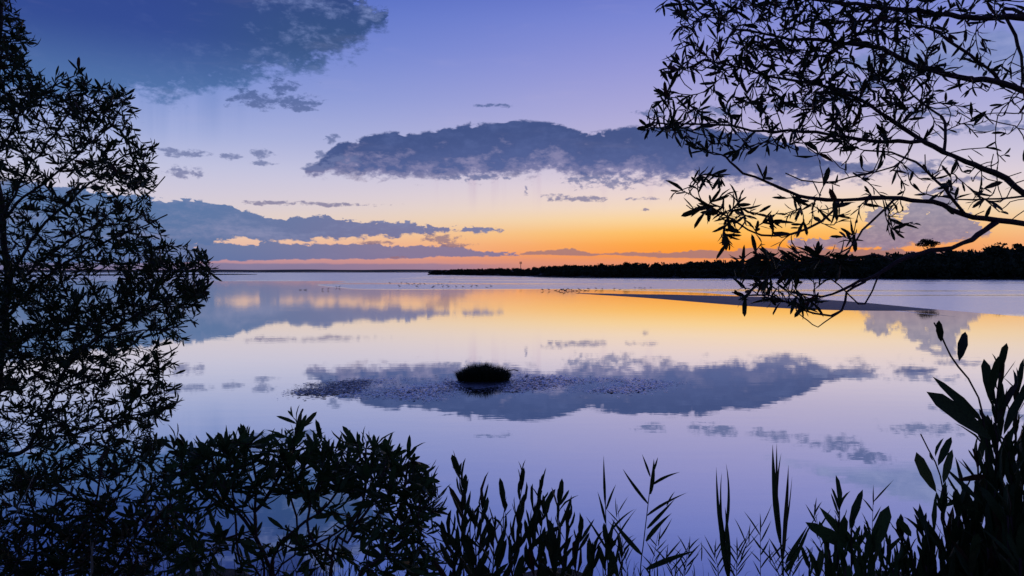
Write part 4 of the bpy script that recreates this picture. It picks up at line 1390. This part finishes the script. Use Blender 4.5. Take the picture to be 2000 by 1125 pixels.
# --- reeds
def reed(label, stem, blades, d, r=0.0035, seed=1, name='reed', width=0.0145, group=None, mat=None):
    rng = np.random.default_rng(seed)
    f = stem[0]
    base = ground(f[0], d, f[1])
    R = thing(name, label, 'reed', base, group)
    pts = [base - [0, 0, .05]] + [W(a, b, d) for a, b in stem]
    p = spline(np.array(pts), .04)
    b = Buf()
    tube(b, p, np.linspace(r, r * .45, len(p)), 6)
    obj('stem', b.mesh('stem', base), mat or M_REED, R)
    for bl in blades:
        a, c = bl[0], bl[1]
        wmul = bl[2] if len(bl) > 2 else 1.0
        A0 = W(*a, d)
        B0 = W(*c, d + rng.uniform(-.10, .06))
        L = np.linalg.norm(B0 - A0)
        mid = (A0 + B0) / 2 + np.array([rng.normal(0, .03) * L, rng.normal(0, .05) * L, L * rng.uniform(-.02, .11)])
        n = 9
        t = np.linspace(0, 1, n)[:, None]
        q = A0 * (1 - t) ** 2 + 2 * mid * t * (1 - t) + B0 * t ** 2
        prof = np.interp(t[:, 0], [0, .12, .4, .75, 1], [.35, .8, 1, .5, .02]) * width / 2 * wmul
        tg = unit(np.gradient(q, axis=0))
        side = unit(np.cross(tg, unit(EYE - A0 + rng.normal(0, .6, 3))))
        nn = np.cross(side, tg)
        v = np.stack([q - side * prof[:, None] + nn * prof[:, None] * .3, q, q + side * prof[:, None] + nn * prof[:, None] * .3], 1).reshape(-1, 3)
        i = np.arange(n - 1)
        fc = np.concatenate([np.stack([i * 3, i * 3 + 1, i * 3 + 4, i * 3 + 3], 1), np.stack([i * 3 + 1, i * 3 + 2, i * 3 + 5, i * 3 + 4], 1)])
        obj('blade', mesh_np('blade', v - base, [fc]), mat or M_REED, R)


D1 = 3.2
reed('straight reed with a spear-like closed tip at the left of the tall reeds', [(1188, 1140), (1184, 1040), (1182, 960), (1180, 925)],
     [((1182, 985), (1179, 890), .9), ((1183, 1022), (1167, 960), .8), ((1184, 995), (1203, 946), .7), ((1186, 1075), (1144, 1008), .8), ((1186, 1048), (1240, 994), .7), ((1186, 1090), (1232, 1010), .6)], D1, seed=2)
reed('tall open reed with blades spread to both sides', [(1250, 1140), (1257, 1060), (1264, 1000), (1270, 950), (1276, 915)],
     [((1266, 984), (1216, 915)), ((1274, 947), (1328, 922), .9), ((1270, 931), (1254, 887), .7), ((1277, 920), (1285, 893), .6), ((1270, 965), (1277, 896), 1.3), ((1264, 1007), (1342, 962), .9), ((1302, 988), (1318, 960), .5),
      ((1264, 1032), (1318, 975), 1.1), ((1262, 1057), (1312, 1002), 1.4), ((1253, 1083), (1194, 1012), 1.5), ((1262, 1112), (1359, 1075), 1.7)], D1, seed=3)
reed('thick dark reed sheath ending in a fan of thin spikes', [(1424, 1140), (1418, 1090), (1413, 1040), (1408, 1005)],
     [((1410, 1060), (1399, 912), .9), ((1411, 1030), (1410, 922), .5), ((1414, 1060), (1418, 905), .8), ((1416, 1060), (1425, 955), .7), ((1424, 1135), (1406, 975), 1.3), ((1422, 1135), (1416, 990), 1.4)], 2.9, r=0.009, seed=4)
reed('tallest green reed with a broad blade, beside a second narrower shoot', [(1530, 1140), (1527, 1090), (1523, 1040), (1519, 1000)],
     [((1524, 1060), (1509, 868), 1.7), ((1518, 1000), (1517, 865), .7), ((1518, 975), (1526, 885), .5), ((1529, 1090), (1540, 908), 1.2), ((1534, 1040), (1547, 930), .4), ((1535, 1100), (1578, 1026), 1.3), ((1534, 1118), (1577, 1042), 1.4), ((1524, 1090), (1501, 1050), .7), ((1540, 1125), (1600, 1000), .7)], 2.9, r=0.006, seed=5)
_rg = np.random.default_rng(77)
SMALL = [(1205, 985, 'small thin reed close beside the spear-tipped one'), (1286, 1040, 'short feathery reed under the spread-bladed one'), (1300, 1075, 'little reed low between the spread reed and the dark sheath'),
         (1463, 1035, 'forked thin reed between the dark sheath and the tallest green reed'), (1395, 1065, 'short spiky reed at the foot of the dark sheath on its left'), (1440, 1062, 'short spiky reed at the foot of the dark sheath on its right'),
         (1485, 1015, 'thin single reed just left of the tallest green reed'), (1370, 1070, 'bare thin reed stalk alone left of the dark sheath'), (1590, 985, 'thin reed just left of the blunt-leaved clump'), (1560, 1070, 'short reed right of the tallest green reed'),
         (1706, 960, 'thin reed behind the blunt-leaved clump'), (1345, 1060, 'fine reed near the tip of the lowest spread blade'), (1505, 1075, 'low bristly reed at the foot of the tallest green reed')]
for _k, (px, py, lab) in enumerate(SMALL):
    x0 = px + _rg.uniform(-38, 38)
    bl = []
    if 'bare' not in lab:
        nb = 8
        for j in range(nb):
            f = 0.05 + .9 * j / nb
            yy = py + 12 + (1130 - py) * f
            xx = px + (x0 - px) * f
            s = (-1) ** j
            ln = _rg.uniform(28, 56)
            bl.append(((xx, yy), (xx + s * ln * _rg.uniform(.4, .75), yy - ln * _rg.uniform(.7, 1.0)), _rg.uniform(.3, .55)))
    bl.append(((px, py + 26), (px + _rg.uniform(-5, 5), py - 14), .4))
    reed(lab, [(x0, 1140), ((px + x0) / 2, (1130 + py) / 2), (px, py)], bl, 3.0 + _rg.uniform(-.3, .6), r=0.0022, seed=90 + _k)

# pale dry stalks at the far left
reed('pale dry reed stalk leaning at the far left edge', [(-8, 1100), (20, 1030), (52, 960), (66, 930)], [], 2.6, r=0.004, seed=130, name='dry_stalk', mat=M_STRAW)
reed('short pale dry stalk upright in the shrub left of the forked stems', [(178, 1130), (180, 1085), (182, 1060)], [((181, 1120), (176, 1050), .5)], 2.7, r=0.0045, seed=131, name='dry_stalk', mat=M_STRAW)


# --- grass on the bank
def grass():
    rng = np.random.default_rng(5)
    N = 4200
    y = rng.uniform(3.2, 9.4, N)
    x = rng.uniform(-.78, .78, N) * y
    dens = rng.uniform(0, 1, N) < np.where(x / y < 0.0, 1.0, .5)
    x, y = x[dens], y[dens]
    N = len(x)
    z = bank_z(x, y)
    H = rng.uniform(.12, .46, N) * np.where(x / y < -.12, 1.15, .8)
    th = rng.uniform(0, 6.28, N)
    ln = rng.uniform(.05, .45, N) * H
    w = 0.004 + .004 * rng.uniform(0, 1, N)
    p0 = np.stack([x, y, z - .02], 1)
    dv = np.stack([np.cos(th) * ln, np.sin(th) * ln, np.zeros(N)], 1)
    sd = np.stack([-np.sin(th + .8) * w, np.cos(th + .8) * w, np.zeros(N)], 1)
    zz = np.stack([np.zeros(N), np.zeros(N), H], 1)
    p1 = p0 + dv * .3 + zz * .55
    p2 = p0 + dv * .7 + zz * .88
    p3 = p0 + dv * 1.2 + zz
    v = np.stack([p0 - sd, p0 + sd, p1 - sd * .9, p1 + sd * .9, p2 - sd * .6, p2 + sd * .6, p3], 1).reshape(-1, 3)
    ix = np.arange(N)[:, None] * 7
    o = obj('grass', mesh_np('grass', v, [np.concatenate([ix + np.array([0, 1, 3, 2]), ix + np.array([2, 3, 5, 4])]), ix + np.array([4, 5, 6])]), M_GRASS, kind='stuff')
    o['label'] = 'rough dull green grass on the near bank'
    o['category'] = 'grass'


grass()
